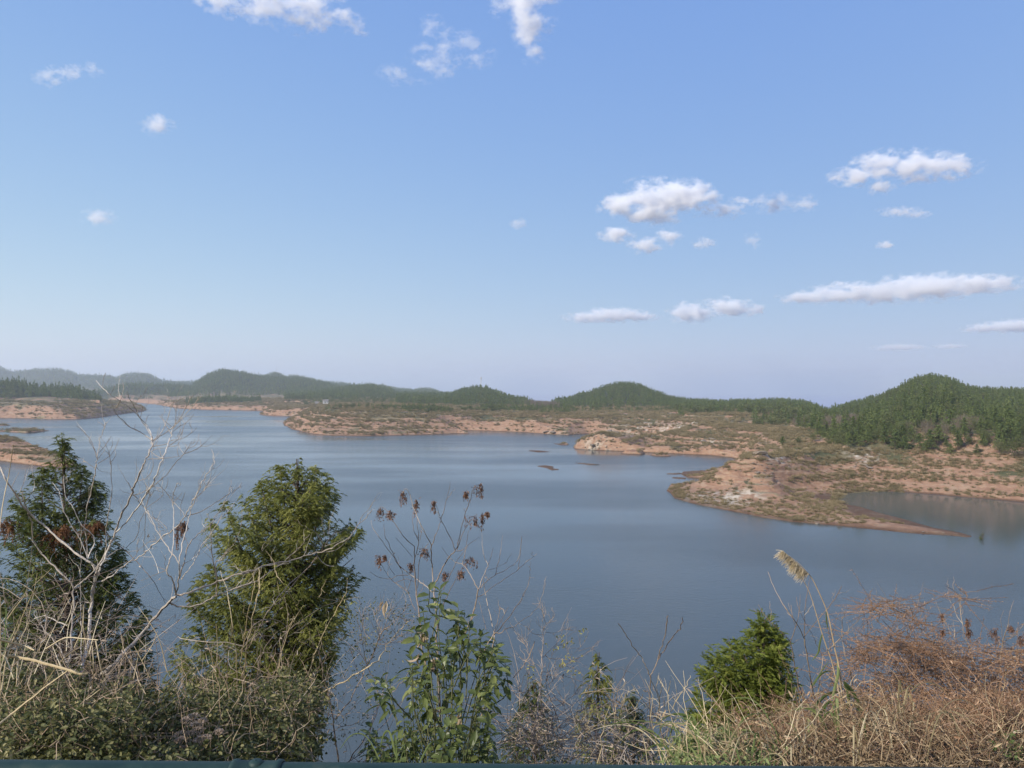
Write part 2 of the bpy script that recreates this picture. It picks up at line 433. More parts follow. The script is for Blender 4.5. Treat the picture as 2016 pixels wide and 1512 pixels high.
def ridge_h(r, px, d):
    zr = np.interp(px, r['px'], r['zr'])
    zr = zr + fbm(px / 35., d / 130., 3) * np.clip(zr - r['z0'], 0, 20) * .06
    dr = r['d'] * (1 + 0.04 * np.sin(px / 90. + r['d']))
    zr = EYE + (zr - EYE) * dr / r['d']
    t = np.where(d < dr, (dr - d) / r['wf'], (d - dr) / r['wb'])
    gl = fbm(px / 28., d / 200., 3) * 0.22        # spurs and gullies on the slope
    s = 1 - sstep(0, 1, np.clip(t * (1 + gl * np.clip(t * 2, 0, 1)), 0, 1))
    s = s * ((px > r['px'][0]) & (px < r['px'][-1]))
    if r['n'] == 'right':
        de = 20. * F / (np.interp(px, EDGE_PX, EDGE_PY) - YH); s = s * sstep(-4, 90, d - de)
    return r['z0'] + (zr - r['z0']) * s, s

_spx = np.arange(-1300, 3301, 4.)
SKYL = np.min([np.where((_spx >= r['px'][0]) & (_spx <= r['px'][-1]), np.interp(_spx, r['px'], [p[1] for p in r['sk']]), 820) for r in RIDGES], axis=0)
SKYL = np.where(_spx < -150, 735, np.where(_spx > 2300, 770, SKYL))
def land(px, d, masks=False):
    x = (px - 1008) / F * d; y = d
    base = tps_eval(px, d)
    sd_ = np.full(x.shape, -1e9)
    for i, p in enumerate(POLYS):
        if i == 0: sd_ = np.maximum(sd_, sdf_poly(x, y, p))
        else:
            P_ = np.array(p); m = 60
            sel = (x > P_[:, 0].min() - m) & (x < P_[:, 0].max() + m) & (y > P_[:, 1].min() - m) & (y < P_[:, 1].max() + m)
            if sel.any():
                s2 = sdf_poly(x[sel], y[sel], p); sd_[sel] = np.maximum(sd_[sel], s2)
    jag = fbm(x / 9., y / 14., 4) * 1.6 + fbm(x / 40., y / 60., 3) * 3.0 * np.clip(d / 600., .2, 2)
    sdj = sd_ + np.where(np.abs(sd_) < 15, jag * .5, 0)
    amp = np.clip(sdj / 25., 0, 1)
    n1 = fbm(x / 30., y / 30., 5); n2 = fbm(x / 7., y / 7., 4)
    hb = base + amp * (n1 * 1.6 + n2 * .5)
    # terraces of layered sandstone
    st = 1.55; wv = fbm(x / 55., y / 55., 3) * 1.2 + fbm(x / 8., y / 8., 3) * .55 * np.clip(900 / d - .6, .2, 1)
    q = (hb + wv) / st
    qf = q - np.floor(q)
    ter = st * (np.floor(q) + sstep(0.25, 0.78, qf)) - wv
    k = sstep(14.5, 12.5, hb) * sstep(0.3, 1.6, hb)
    hb = hb * (1 - .88 * k) + ter * .88 * k + amp * fbm(x / 3.2, y / 3.2, 3) * .35 * np.clip(500 / d, .2, 1)
    hill = np.zeros(x.shape); h = hb.copy()
    for r in RIDGES:
        rh, s = ridge_h(r, px, d)
        h = np.where(s > 0.001, np.maximum(h, rh + n1 * .8), h)
        hill = np.maximum(hill, s)
    h = np.maximum(h, 0.15 + 0.05 * n2)
    lim = EYE - (np.interp(px, _spx, SKYL) + 1 - YH) / F * d - 5.0      # nothing stands above the ridges' skyline
    lim = np.where(d < 1010, np.maximum(lim, 1.2), lim)
    h = np.where(d > 380, np.minimum(h, lim), h)
    h = np.minimum(h, np.maximum(sdj, 0) * np.where(d > 430, .6, np.where(d < 300, 1.5 - 1.12 * sstep(1370, 1620, px), 1.5)) + .06)
    h = np.where((d < 260) & (px > 1290) & (px < 1935), np.minimum(h, .22 + np.maximum(sdj, 0) * .10 + np.maximum(base - 1.9 + .5 * n2, 0) * 1.25 + 8 * sstep(225, 260, d)), h)
    h = np.where(sdj > 0, h, np.maximum(sdj * .35, -4) - 0.05)
    h = np.where((sdj > 0) & (lim < 0), np.minimum(h, lim), h)
    if masks: return x, y, h, sdj, hill
    return h

pxs = np.concatenate([np.linspace(-1100, -60, 90, endpoint=False), np.linspace(-60, 2076, 1250), np.linspace(2082, 3100, 90)])
dds = np.concatenate([np.exp(np.linspace(math.log(60), math.log(150), 60, endpoint=False)), np.exp(np.linspace(math.log(150), math.log(1400), 760, endpoint=False)), np.exp(np.linspace(math.log(1400), math.log(12800), 130))])
GP, GD = np.meshgrid(pxs, dds)
tx, ty, tz, tsd, thill = land(GP, GD, True)
nr, nc = GP.shape

def rng_noise_mask(x, y): return fbm(x / 22., y / 22., 4)
# ground kinds
gy_, gx_ = np.gradient(tz)
slope = np.sqrt((np.gradient(tz, axis=0) / (np.gradient(ty, axis=0) + 1e-6)) ** 2 + (np.gradient(tz, axis=1) / (np.gradient(tx, axis=1) + 1e-6)) ** 2)
veg = .8 * sstep(-.20, .45, fbm(tx / 26., ty / 26., 4) + sstep(4, 11, tz) * .35 - sstep(0.25, 1.0, slope) * .9)
veg = veg * np.where((tz < 2.3) & (GD < 330) & (GP > 1300), .35, 1)
rockm = np.zeros(tx.shape)
for (px, py, z, rad) in [(1190, 851, 7.5, 13), (1165, 858, 7, 9), (1215, 856, 6.5, 9), (1500, 897, 9.5, 6), (1520, 900, 9, 7), (1390, 862, 6.8, 8), (1330, 840, 7, 22), (1250, 838, 6, 18), (1080, 838, 6, 14), (1700, 893, 9, 6), (1440, 980, 1.6, 9), (560, 815, 3, 25), (1390, 975, 1.2, 8)]:
    cx, cy_ = px_w(px, py, z)
    rockm = np.maximum(rockm, sstep(1.3, 0.3, np.hypot(tx - cx, ty - cy_) / rad))
verts = np.stack([tx, ty, tz], -1).reshape(-1, 3)
ii = (np.arange(nr - 1)[:, None] * nc + np.arange(nc - 1)[None, :]).ravel()
quads = np.stack([ii, ii + 1, ii + nc + 1, ii + nc], 1)
# keep only cells that are not deep under water
zc = tz.ravel()
dc = ty.ravel()
zm = np.maximum.reduce([zc[quads[:, i]] for i in range(4)])
keep = ((zm > -3.9) & (dc[quads[:, 0]] < 1000)) | ((dc[quads[:, 0]] >= 1000) & (zm > -75))
quads = quads[keep]

def terrain_mat():
    m, nt, b = new_mat('shore_ground')
    g = N(nt, 'ShaderNodeNewGeometry')
    a = N(nt, 'ShaderNodeAttribute', attribute_name='kinds')
    sx = N(nt, 'ShaderNodeSeparateColor'); L(nt, a.outputs['Color'], sx.inputs[0])   # r veg, g forest, b rock
    sp = N(nt, 'ShaderNodeSeparateXYZ'); L(nt, g.outputs['Position'], sp.inputs[0])
    def nz(scale, det=4.0, sz=1.0, rough=.6):
        mp = N(nt, 'ShaderNodeMapping'); mp.inputs['Scale'].default_value = (1, 1, sz)
        L(nt, g.outputs['Position'], mp.inputs['Vector'])
        n = N(nt, 'ShaderNodeTexNoise', i_Scale=scale, i_Detail=det, i_Roughness=rough)
        L(nt, mp.outputs[0], n.inputs['Vector']); return n.outputs[0]
    strata = mth(nt, 'ADD', mth(nt, 'MULTIPLY', nz(0.14, 6.0, 12.0, .7), .6), mth(nt, 'MULTIPLY', nz(0.5, 6.0, 2.0, .7), .4))
    patch = nz(0.045, 5.0)
    fine = nz(0.5, 6.0)
    soil = ramp(nt, strata, [(0.22, (0.125, 0.070, 0.046)), (0.38, (0.225, 0.128, 0.080)), (0.50, (0.30, 0.180, 0.115)), (0.60, (0.36, 0.255, 0.17)), (0.68, (0.24, 0.145, 0.098)), (0.8, (0.22, 0.17, 0.115))])
    dry = ramp(nt, fine, [(0.3, (0.115, 0.098, 0.05)), (0.5, (0.20, 0.158, 0.09)), (0.7, (0.32, 0.245, 0.145))])
    olive = ramp(nt, fine, [(0.3, (0.045, 0.055, 0.025)), (0.7, (0.12, 0.112, 0.055))])
    grass = mixc(nt, ramp(nt, patch, [(0.42, (0, 0, 0)), (0.58, (1, 1, 1))]), dry, olive)
    vf = mth(nt, 'ADD', sx.outputs[0], mth(nt, 'MULTIPLY', mth(nt, 'SUBTRACT', fine, 0.5), 1.6))
    vf = ramp(nt, vf, [(0.38, (0, 0, 0)), (0.62, (1, 1, 1))])
    col = mixc(nt, vf, soil, grass)
    rk = ramp(nt, fine, [(0.3, (0.18, 0.14, 0.10)), (0.5, (0.34, 0.28, 0.21)), (0.65, (0.50, 0.44, 0.36))])
    rf = mth(nt, 'MULTIPLY', sx.outputs[2], ramp(nt, nz(0.25, 5.0), [(0.45, (0, 0, 0)), (0.55, (1, 1, 1))]))
    col = mixc(nt, rf, col, rk)
    ff = ramp(nt, fine, [(0.3, (0.02, 0.03, 0.014)), (0.6, (0.06, 0.06, 0.03)), (0.8, (0.11, 0.085, 0.05))])
    col = mixc(nt, sx.outputs[1], col, ff)
    wet = N(nt, 'ShaderNodeMapRange'); L(nt, sp.outputs[2], wet.inputs[0]); wet.inputs[1].default_value = 0.15; wet.inputs[2].default_value = 0.55; wet.inputs[3].default_value = 0.42; wet.inputs[4].default_value = 1.0
    col = mixc(nt, 1.0, col, wet.outputs[0], 'MULTIPLY')
    L(nt, col, b.inputs['Base Color'])
    b.inputs['Roughness'].default_value = 0.95
    b.inputs['Specular IOR Level'].default_value = 0.15
    bp = N(nt, 'ShaderNodeBump'); bp.inputs['Distance'].default_value = 0.9; bp.inputs['Strength'].default_value = 0.8
    L(nt, mth(nt, 'ADD', fine, strata), bp.inputs['Height']); L(nt, bp.outputs[0], b.inputs['Normal'])
    return m
forest_f = sstep(.10, .28, thill + fbm(tx / 30., ty / 30., 3) * .08)
kinds = np.stack([veg, forest_f, rockm], -1).reshape(-1, 3)
tme = make_mesh('terrain', verts, [quads], terrain_mat(), smooth=True, attrs={'kinds': kinds})
tag(obj_from('terrain', tme), kind='structure')

# ------------------------------------------------------------------ woods
M_CONIFER = foliage_mat('conifer_foliage', (.060, .082, .024), (.125, .162, .050), (.215, .240, .085), transl=.25, inst=True)
M_BROAD = foliage_mat('broadleaf_foliage', (.06, .072, .026), (.115, .130, .046), (.20, .20, .09), transl=.3, inst=True)
M_BARE = foliage_mat('bare_twigs', (.075, .062, .042), (.14, .115, .08), (.22, .18, .13), transl=0, inst=True)
M_STRAW = foliage_mat('dry_straw', (.095, .082, .038), (.235, .185, .10), (.44, .35, .215), transl=.2, inst=True)
M_TRUNK = bark_mat('tree_bark', (.06, .045, .035), (.12, .09, .07), (.20, .16, .12), 3.0)

def unit(v): return v / (np.linalg.norm(v, axis=-1, keepdims=True) + 1e-9)
def rand_dirs(r, n): return unit(r.normal(size=(n, 3)))

def conifer_crown(seed, H=7.6, R0=1.55, nb=46, per=6, leaf=.62, base=.10, shape=.85, droop=.35):
    r = np.random.default_rng(seed); mb = MB()
    t = np.sort(base + (1 - base) * r.random(nb) ** .85); az = r.random(nb) * 2 * np.pi
    rad = R0 * (1 - t) ** shape * (0.75 + .45 * r.random(nb)) + .12
    lump = 1 + .25 * np.sin(az * 2 + seed) ; rad = rad * lump
    for i in range(nb):
        k = max(2, int(per * (rad[i] / R0 + .35)))
        u = (np.arange(k) + r.random(k)) / k
        d = np.array([math.cos(az[i]), math.sin(az[i]), 0])
        p = np.zeros((k, 3)); p += d * (u * rad[i])[:, None]
        p[:, 2] = t[i] * H + .25 * rad[i] * u - droop * rad[i] * u ** 2
        p += r.normal(0, .10, (k, 3)) * leaf / .6
        dv = unit(d + r.normal(0, .55, (k, 3)) + np.array([0, 0, -.15]))
        nn = unit(r.normal(0, .7, (k, 3)) + np.array([0, 0, 1]))
        mb.leaves(p - dv * leaf * .4, dv, nn, leaf * (.7 + .6 * r.random(k)), leaf * .62, np.clip(.5 + r.normal(0, .22) + r.normal(0, .12, k), 0, 1), fold=.15)
    k = 5; p = np.zeros((k, 3)); p[:, 2] = H * (1 - .05 * np.arange(k))
    mb.leaves(p - [0, 0, .3], unit(r.normal(0, .25, (k, 3)) + [0, 0, 1]), rand_dirs(r, k), .7, .25, .6)
    return mb
def round_crown(seed, H=3.0, W=1.6, n=260, leaf=.42, lo=.15, lumps=7):
    r = np.random.default_rng(seed); mb = MB()
    c = r.normal(0, 1, (lumps, 3)) * [W * .42, W * .42, H * .2]; c[:, 2] += H * (.5 + lo * .5)
    cr = (0.35 + .3 * r.random(lumps)) * W
    for i in range(lumps):
        k = n // lumps; d = rand_dirs(r, k); d[:, 2] *= .8
        p = c[i] + d * (cr[i] * (.6 + .4 * r.random(k)))[:, None]
        ok = p[:, 2] > .05
        p, d = p[ok], d[ok]; k = len(p)
        dv = unit(np.cross(d, rand_dirs(r, k)) + d * .4)
        mb.leaves(p, dv, unit(d + rand_dirs(r, k) * .8), leaf * (.6 + .8 * r.random(k)), leaf * .6, np.clip(.5 + r.normal(0, .16) + r.normal(0, .18, k), 0, 1), fold=.2)
    return mb
def twig_clump(seed, H=2.6, W=1.3, n=70, w=.035):
    r = np.random.default_rng(seed); mb = MB()
    for i in range(n):
        a = r.random() * 6.283; l = H * (.5 + .5 * r.random()); sp = r.random() * W
        p0 = np.array([math.cos(a) * sp * .25, math.sin(a) * sp * .25, 0]); p1 = p0 + np.array([math.cos(a) * sp * .7, math.sin(a) * sp * .7, l])
        m = (p0 + p1) / 2 + r.normal(0, .12, 3)
        mb.leaves(p0[None], unit((m - p0)[None]), rand_dirs(r, 1), l * .55, w * 2.2, r.random())
        for q in range(3):
            s = m + (p1 - m) * r.random(); dv = unit(p1 - p0 + r.normal(0, .9, 3) * l * .4)
            mb.leaves(s[None], dv[None], rand_dirs(r, 1), l * .4, w * 1.6, r.random())
    return mb
def tuft(seed, H=1.0, W=.45, n=46, w=.05):
    r = np.random.default_rng(seed); mb = MB()
    a = r.random(n) * 6.283; sp = r.random(n) * W * .5
    p = np.stack([np.cos(a) * sp, np.sin(a) * sp, np.zeros(n)], -1)
    dv = unit(np.stack([np.cos(a) * sp * 1.4, np.sin(a) * sp * 1.4, np.full(n, H * .8)], -1) + r.normal(0, .16, (n, 3)))
    mb.leaves(p, dv, rand_dirs(r, n), H * (.5 + .6 * r.random(n)), w, np.clip(r.normal(.5, .25, n), 0, 1), fold=.3)
    return mb
def stone(seed, n=2):
    r = np.random.default_rng(seed)
    import bmesh
    bm = bmesh.new(); bmesh.ops.create_icosphere(bm, subdivisions=n, radius=.5)
    ph = r.random(9) * 6
    pl = [(Vector(rand_dirs(r, 1)[0]), .28 + .16 * r.random()) for _ in range(9)]
    for v in bm.verts:
        for (nn, dd) in pl:
            q = v.co.dot(nn)
            if q > dd: v.co -= nn * (q - dd)
        v.co.z *= .62; v.co.x *= 1.3
    me = bpy.data.meshes.new('stone'); bm.to_mesh(me); bm.free(); return me

def proto(mb, mat, name):
    if isinstance(mb, MB):
        fs = [np.concatenate(mb.f4)] if mb.f4 else []
        me = make_mesh(name, np.concatenate(mb.v), fs, mat, attrs={'tint': np.concatenate(mb.t)})
    else:
        me = mb; me.materials.append(mat)
    return bpy.data.objects.new(name, me)

def scatter(name, pts, sc, protos, idx, label=None, seed=1):
    r = np.random.default_rng(seed); n = len(pts)
    if n == 0: return
    me = bpy.data.meshes.new(name); me.vertices.add(n); me.vertices.foreach_set('co', np.asarray(pts, np.float32).ravel())
    def at(k, typ, v):
        a = me.attributes.new(k, typ, 'POINT'); a.data.foreach_set('value' if typ != 'FLOAT_VECTOR' else 'vector', np.asarray(v).ravel())
    at('pick', 'INT', np.asarray(idx, np.int32))
    rot = np.zeros((n, 3), np.float32); rot[:, 2] = r.random(n) * 6.283; rot[:, :2] = r.normal(0, .06, (n, 2))
    at('rot', 'FLOAT_VECTOR', rot)
    scl = np.asarray(sc, np.float32); scl = np.repeat(scl[:, None], 3, 1) if scl.ndim == 1 else scl
    at('scl', 'FLOAT_VECTOR', scl)
    c = bpy.data.collections.new(name + '_kinds')
    for i, p_ in enumerate(protos): c.objects.link(p_)
    o = obj_from(name, me)
    g = bpy.data.node_groups.new(name, 'GeometryNodeTree')
    g.interface.new_socket('Geometry', in_out='INPUT', socket_type='NodeSocketGeometry')
    g.interface.new_socket('Geometry', in_out='OUTPUT', socket_type='NodeSocketGeometry')
    i_ = g.nodes.new('NodeGroupInput'); o_ = g.nodes.new('NodeGroupOutput')
    ip = g.nodes.new('GeometryNodeInstanceOnPoints'); ci = g.nodes.new('GeometryNodeCollectionInfo')
    ci.inputs['Collection'].default_value = c; ci.inputs['Separate Children'].default_value = True; ci.inputs['Reset Children'].default_value = True
    ip.inputs['Pick Instance'].default_value = True
    def na(k, t):
        q = g.nodes.new('GeometryNodeInputNamedAttribute'); q.data_type = t; q.inputs[0].default_value = k; return q.outputs[0]
    er = g.nodes.new('FunctionNodeEulerToRotation'); g.links.new(na('rot', 'FLOAT_VECTOR'), er.inputs[0])
    g.links.new(i_.outputs[0], ip.inputs['Points']); g.links.new(ci.outputs[0], ip.inputs['Instance'])
    g.links.new(na('pick', 'INT'), ip.inputs['Instance Index']); g.links.new(er.outputs[0], ip.inputs['Rotation']); g.links.new(na('scl', 'FLOAT_VECTOR'), ip.inputs['Scale'])
    g.links.new(ip.outputs[0], o_.inputs[0])
    md = o.modifiers.new('scatter', 'NODES'); md.node_group = g
    tag(o, label, kind='stuff')
    return o

def jitter_pts(x0, x1, y0, y1, sp, r):
    xs = np.arange(x0, x1, sp); ys = np.arange(y0, y1, sp)
    X, Y = np.meshgrid(xs, ys); X = X + r.uniform(-.45, .45, X.shape) * sp; Y = Y + r.uniform(-.45, .45, Y.shape) * sp
    return X.ravel(), Y.ravel()

r_w = np.random.default_rng(21)
NEAR = []           # candidates for single trees: (x, y, z, size, sort)
BARE = [(1500, 822, 90, 14), (1672, 818, 26, 8), (1650, 828, 40, 10), (1830, 838, 40, 8), (1900, 830, 40, 8), (1270, 815, 90, 10), (1060, 800, 50, 9), (1450, 835, 60, 8), (900, 808, 60, 8)]
for ri, r in enumerate(RIDGES):
    d0, d1 = r['d'] * .93 - r['wf'] * 1.0, r['d'] * 1.05 + r['wb'] * .18
    p0, p1 = max(r['px'].min(), -160), min(r['px'].max(), 2190)
    xa = min((p0 - 1008) / F * d0, (p0 - 1008) / F * d1); xb = max((p1 - 1008) / F * d0, (p1 - 1008) / F * d1)
    X, Y = jitter_pts(xa, xb, d0, d1, r['sp'], r_w)
    PX = X / Y * F + 1008
    k = (PX > p0) & (PX < p1); X, Y, PX = X[k], Y[k], PX[k]
    x, y, z, sd_, hl = land(PX, Y, True)
    rh, s_own = ridge_h(r, PX, Y)
    nz_ = fbm(x / 45., y / 45., 3)
    k = (s_own > (.03 + .10 * (nz_ + .2)) * (r['n'] != 'right')) & (sd_ > 12) & (nz_ > -.62) & (z > 1.5)
    x, y, z, PX = x[k], y[k], z[k], PX[k]
    PY = YH + (EYE - z - 3) / y * F
    bare = np.zeros(len(x), bool)
    for (bx, by, bw, bh) in BARE: bare |= (((PX - bx) / bw) ** 2 + ((PY - by) / bh) ** 2 + r_w.normal(0, .25, len(x)) < 1)
    if r['n'] == 'right':
        edge = np.interp(PX, EDGE_PX, EDGE_PY) + 5 * fbm(x / 12., y / 12., 2)
        k = YH + (EYE - z) / y * F < edge
        x, y, z, PX, bare = x[k], y[k], z[k], PX[k], bare[k]
    n = len(x); sc = (.60 + .75 * r_w.random(n) ** 1.4) * (r['sp'] / 4.6) ** .45 * (1 + .15 * fbm(x / 25., y / 25., 2))
    if r['n'] == 'knoll': sc *= 1.25
    if r['n'] == 'right': sc *= np.interp(y, [250, 360, 440], [1.0, .92, .66])
    if r['n'] == 'midright': sc *= .8
    pts = np.stack([x, y, z - .15], -1)
    if r['n'] == 'right':
        near = (y < 375) & ~bare
        thin = near & (r_w.random(n) < .12); x, y, z, PX, sc, bare, near = [q[~thin] for q in (x, y, z, PX, sc, bare, near)]; pts = pts[~thin]; n = len(x)
        near = (y < 375) & ~bare
        for q in np.where(near)[0]: NEAR.append((x[q], y[q], z[q], sc[q]))
        kk = ~near
        pts, sc, bare = pts[kk], sc[kk], bare[kk]; n = len(pts)
    det = dict(nb=34, per=5, leaf=.72) if r['d'] < 1300 else dict(nb=22, per=4, leaf=.95)
    pr = [proto(conifer_crown(100 + ri * 10 + q, H=[7.6, 8.4, 6.8, 7.2, 5.6][q], R0=[1.5, 1.35, 1.6, 1.8, 1.7][q], **det), M_CONIFER, 'conifer_%d' % q) for q in range(5)]
    pr += [proto(twig_clump(200 + ri * 10 + q, 4.2, 2.4), M_BARE, 'thicket_%d' % q) for q in range(2)]
    pr += [proto(round_crown(300 + ri * 10 + q, 5.0, 2.6, 200, .75), M_BROAD, 'broadleaf_%d' % q) for q in range(2)]
    # children are sorted by name in the collection: broadleaf 0-1, conifer 2-6, thicket 7-8
    idx = r_w.integers(2, 7, n); idx = np.where(r_w.random(n) < .12 + .5 * sstep(.1, .5, fbm(pts[:, 0] / 70. + 9, pts[:, 1] / 70., 2)), r_w.integers(0, 2, n), idx); idx = np.where(bare, r_w.integers(7, 9, n), idx)
    scatter('forest', pts, sc, pr, idx, 'dense conifer wood covering the %s' % {'right': 'pointed hill on the right', 'midright': 'long rounded hill right of the middle', 'middle': 'small peaked hill with the mast', 'midleft': 'low hill behind the middle peninsula', 'left': 'broad rounded hill left of the middle', 'knoll': 'knoll above the left bank', 'copse': 'low spit across the channel', 'belt': 'low ground beyond the channel', 'behind': 'hazy hills behind the middle', 'farleft': 'hazy far ridge on the left', 'faraway': 'farthest blue hills'}[r['n']], seed=ri)

# extra groups of trees between the shore and the hills: (px0, px1, d0, d1, spacing, size)
GROUPS = [(640, 730, 610, 660, 6.5, .55), (730, 890, 575, 640, 5.0, .6), (795, 890, 560, 600, 4.2, .62), (905, 1010, 600, 680, 6, .6), (950, 1125, 600, 690, 5.2, .75), (1060, 1120, 560, 600, 4.6, .6),
          (1330, 1620, 500, 640, 5.4, .85), (1480, 1660, 400, 500, 5.2, .85), (600, 900, 900, 1100, 9, .8), (1120, 1340, 600, 640, 7, .6), (215, 300, 1480, 1560, 9, .8), (560, 650, 1050, 1150, 10, .7), (195, 245, 1250, 1300, 6, .6)]
for gi, (a, b_, d0, d1, sp, size) in enumerate(GROUPS):
    X, Y = jitter_pts((a - 1008) / F * d1 if a < 1008 else (a - 1008) / F * d0, (b_ - 1008) / F * d0 if b_ < 1008 else (b_ - 1008) / F * d1, d0, d1, sp, r_w)
    PX = X / Y * F + 1008; k = (PX > a) & (PX < b_) & (fbm(X / 28. + gi, Y / 28., 3) > -.12); X, Y, PX = X[k], Y[k], PX[k]
    if len(X) == 0: continue
    x, y, z, sd_, hl = land(PX, Y, True); k = (sd_ > 6) & (z > 2); x, y, z = x[k], y[k], z[k]; n = len(x)
    pr = [proto(conifer_crown(500 + gi * 10 + q, H=[7.0, 8.0, 6.0][q], R0=[1.9, 1.6, 2.1][q], nb=34, per=5, leaf=.72), M_CONIFER, 'conifer_%d' % q) for q in range(3)]
    pr += [proto(round_crown(540 + gi * 10 + q, 5.6, 2.9, 240, .8), M_BROAD, 'broadleaf_%d' % q) for q in range(2)]
    idx = r_w.integers(0, 5, n)
    scatter('woodland', np.stack([x, y, z - .15], -1), size * (.6 + .7 * r_w.random(n)), pr, idx, 'loose dark trees and bushes behind the far bank', seed=60 + gi)
# ------------------------------------------------------------------ plants of the drawn-down shore
r_s = np.random.default_rng(5)
n = 330000
PX = r_s.uniform(-60, 2080, n); PD = np.exp(r_s.uniform(math.log(165), math.log(1350), n))
x, y, z, sd_, hl = land(PX, PD, True)
e = 1.5
zx = land((x + e) / y * F + 1008, y) - z; zy = land(x / (y + e) * F + 1008, y + e) - z
sl_ = np.hypot(zx, zy) / e
cl = fbm(x / 14., y / 14., 4) + .5 * fbm(x / 60., y / 60., 2)
band = np.sin(z * 2.1 + fbm(x / 40., y / 40., 2) * 3)
keepp = (sd_ > .5) & (z > .2) & (z < 15) & (hl < .12) & (r_s.random(n) < np.clip(.56 + .8 * cl + .42 * band - .42 * np.minimum(sl_, 1.2), .05, .92) * (.45 + .55 * sstep(.3, 2.2, z)) * np.where((z < 2.4) & (PX > 1300) & (PX < 1930) & (PD < 330), .42 + .5 * (sd_ < 3.5), 1))
PYg = YH + (EYE - z) / y * F
keepp &= ~((PX > 1412) & (PX < 1545) & (PYg > 915) & (PYg < 966) & (PD < 280) & (r_s.random(n) < .85))
keepp |= (PX > 1640) & (PX < 1780) & (sd_ > -1.5) & (sd_ < 5) & (PD > 195) & (PD < 225) & (r_s.random(n) < .9) & (z > -.5)
x, y, z, PXk, cl, sl_ = x[keepp], y[keepp], z[keepp], PX[keepp], cl[keepp], sl_[keepp]
n = len(x)
siz = (.48 + .85 * r_s.random(n) ** 1.5) * np.clip((y / 260.) ** .7, .85, 2.8)
kind_n = np.where((z < 2.4) & (y < 330) & (PXk < 1930), -.25, 0) + fbm(x / 9. + 50, y / 9., 3) + r_s.normal(0, .26, n)
pr_g = [proto(tuft(700 + q, 1.05, .9, 60, .07), M_STRAW, 'tuft_%d' % q) for q in range(4)]
pr_b = [proto(round_crown(720 + q, 1.15, .85, 150, .24, lumps=6), M_BROAD, 'bush_%d' % q) for q in range(3)]
pr_t = [proto(twig_clump(740 + q, 1.15, .9, 60, .03), M_STRAW, 'dead_weed_%d' % q) for q in range(3)]
for nm, k, pr, lab in (('dry_grass', kind_n < .24, pr_g, 'straw coloured dry grass on the exposed lake banks'), ('low_shrubs', (kind_n >= .24) & (kind_n < .29), pr_b, 'low olive green scrub on the exposed lake banks'), ('dead_weeds', kind_n >= .29, pr_t, 'brown dead weeds on the exposed lake banks')):
    k = np.where(k)[0]
    if nm == 'low_shrubs': siz[k] = siz[k] * (.35 + .7 * r_s.random(len(k)))
    sc3 = np.stack([siz[k] * 1.15, siz[k] * 1.15, siz[k] * (.75 if nm != 'low_shrubs' else .55)], -1)
    scatter(nm, np.stack([x[k], y[k], z[k] - .05], -1), sc3, pr, r_s.integers(0, len(pr), len(k)), lab, seed=80)
print('shore plants', n, 'near trees', len(NEAR))

# ------------------------------------------------------------------ single trees at the foot of the right hill
def single_tree(name, seed, H, R0, kind):
    """empty > trunk, crown (source tree)"""
    t = empty(name)
    mb = MB(); r = np.random.default_rng(seed)
    k = 7; zz = np.linspace(0, H * (.92 if kind == 'conifer' else .6), k); px_ = np.cumsum(r.normal(0, .05, k)); py_ = np.cumsum(r.normal(0, .05, k))
    mb.tube(np.stack([px_, py_, zz], -1), np.linspace(.14, .03, k) * H / 8, 6, .5)
    for q in range(6):
        a = r.random() * 6.28; z0 = H * (.2 + .45 * r.random()); l = R0 * .7
        mb.tube([(0, 0, z0), (math.cos(a) * l * .5, math.sin(a) * l * .5, z0 + l * .25), (math.cos(a) * l, math.sin(a) * l, z0 + l * .4)], [.05, .035, .015], 4, .5)
    mb.build('trunk', M_TRUNK, t)
    if kind == 'conifer': c = conifer_crown(seed + 1, H=H, R0=R0, nb=120, per=11, leaf=.40, base=.12 + .1 * r.random(), droop=.3, shape=.58)
    else: c = round_crown(seed + 1, H * 1.0, R0 * 1.25, 1100, .34, lo=.25, lumps=13)
    c.build('crown', M_CONIFER if kind == 'conifer' else M_BROAD, t)
    return t
def copy_tree(root, loc, scale, rz):
    o = root.copy(); COL.objects.link(o); o.location = loc; o.scale = (scale,) * 3; o.rotation_euler = (0, 0, rz)
    for ch in root.children:
        c = ch.copy(); COL.objects.link(c); c.parent = o
        for g in ch.children:
            q = g.copy(); COL.objects.link(q); q.parent = c
    return o
SRC = [single_tree('conifer_tree', 900, 7.6, 2.4, 'conifer'), single_tree('conifer_tree', 910, 6.6, 2.7, 'conifer'), single_tree('conifer_tree', 920, 8.2, 2.1, 'conifer'), single_tree('conifer_tree', 925, 5.6, 2.4, 'conifer'),
       single_tree('broadleaf_tree', 930, 6.0, 2.3, 'broad'), single_tree('broadleaf_tree', 940, 4.6, 2.2, 'broad')]
used_src = [False] * len(SRC)
def plant(si, loc, sc, rz):
    if not used_src[si]:
        used_src[si] = True; o = SRC[si]; o.location = loc; o.scale = (sc,) * 3; o.rotation_euler = (0, 0, rz); return o
    return copy_tree(SRC[si], loc, sc, rz)
NEAR = np.array(sorted(NEAR, key=lambda q: q[1]))
ns = 235
spec_trees = [(1541, 274, 3, .62, 'lone rounded dark conifer standing apart on the bank edge'), (1571, 272, 5, .55, 'olive bush just right of the lone conifer'), (1600, 275, 4, .55, 'squat bush second right of the lone conifer'), (1632, 268, 5, .45, 'small round bush third right of the lone conifer'), (1609, 292, 0, .75, 'slim conifer rising behind the squat bushes'),
              (1286, 462, 4, .5, 'small dark bush on the pale bank right of the knoll'), (1359, 415, 5, .45, 'small dark bush beside pale rocks on the bank')]
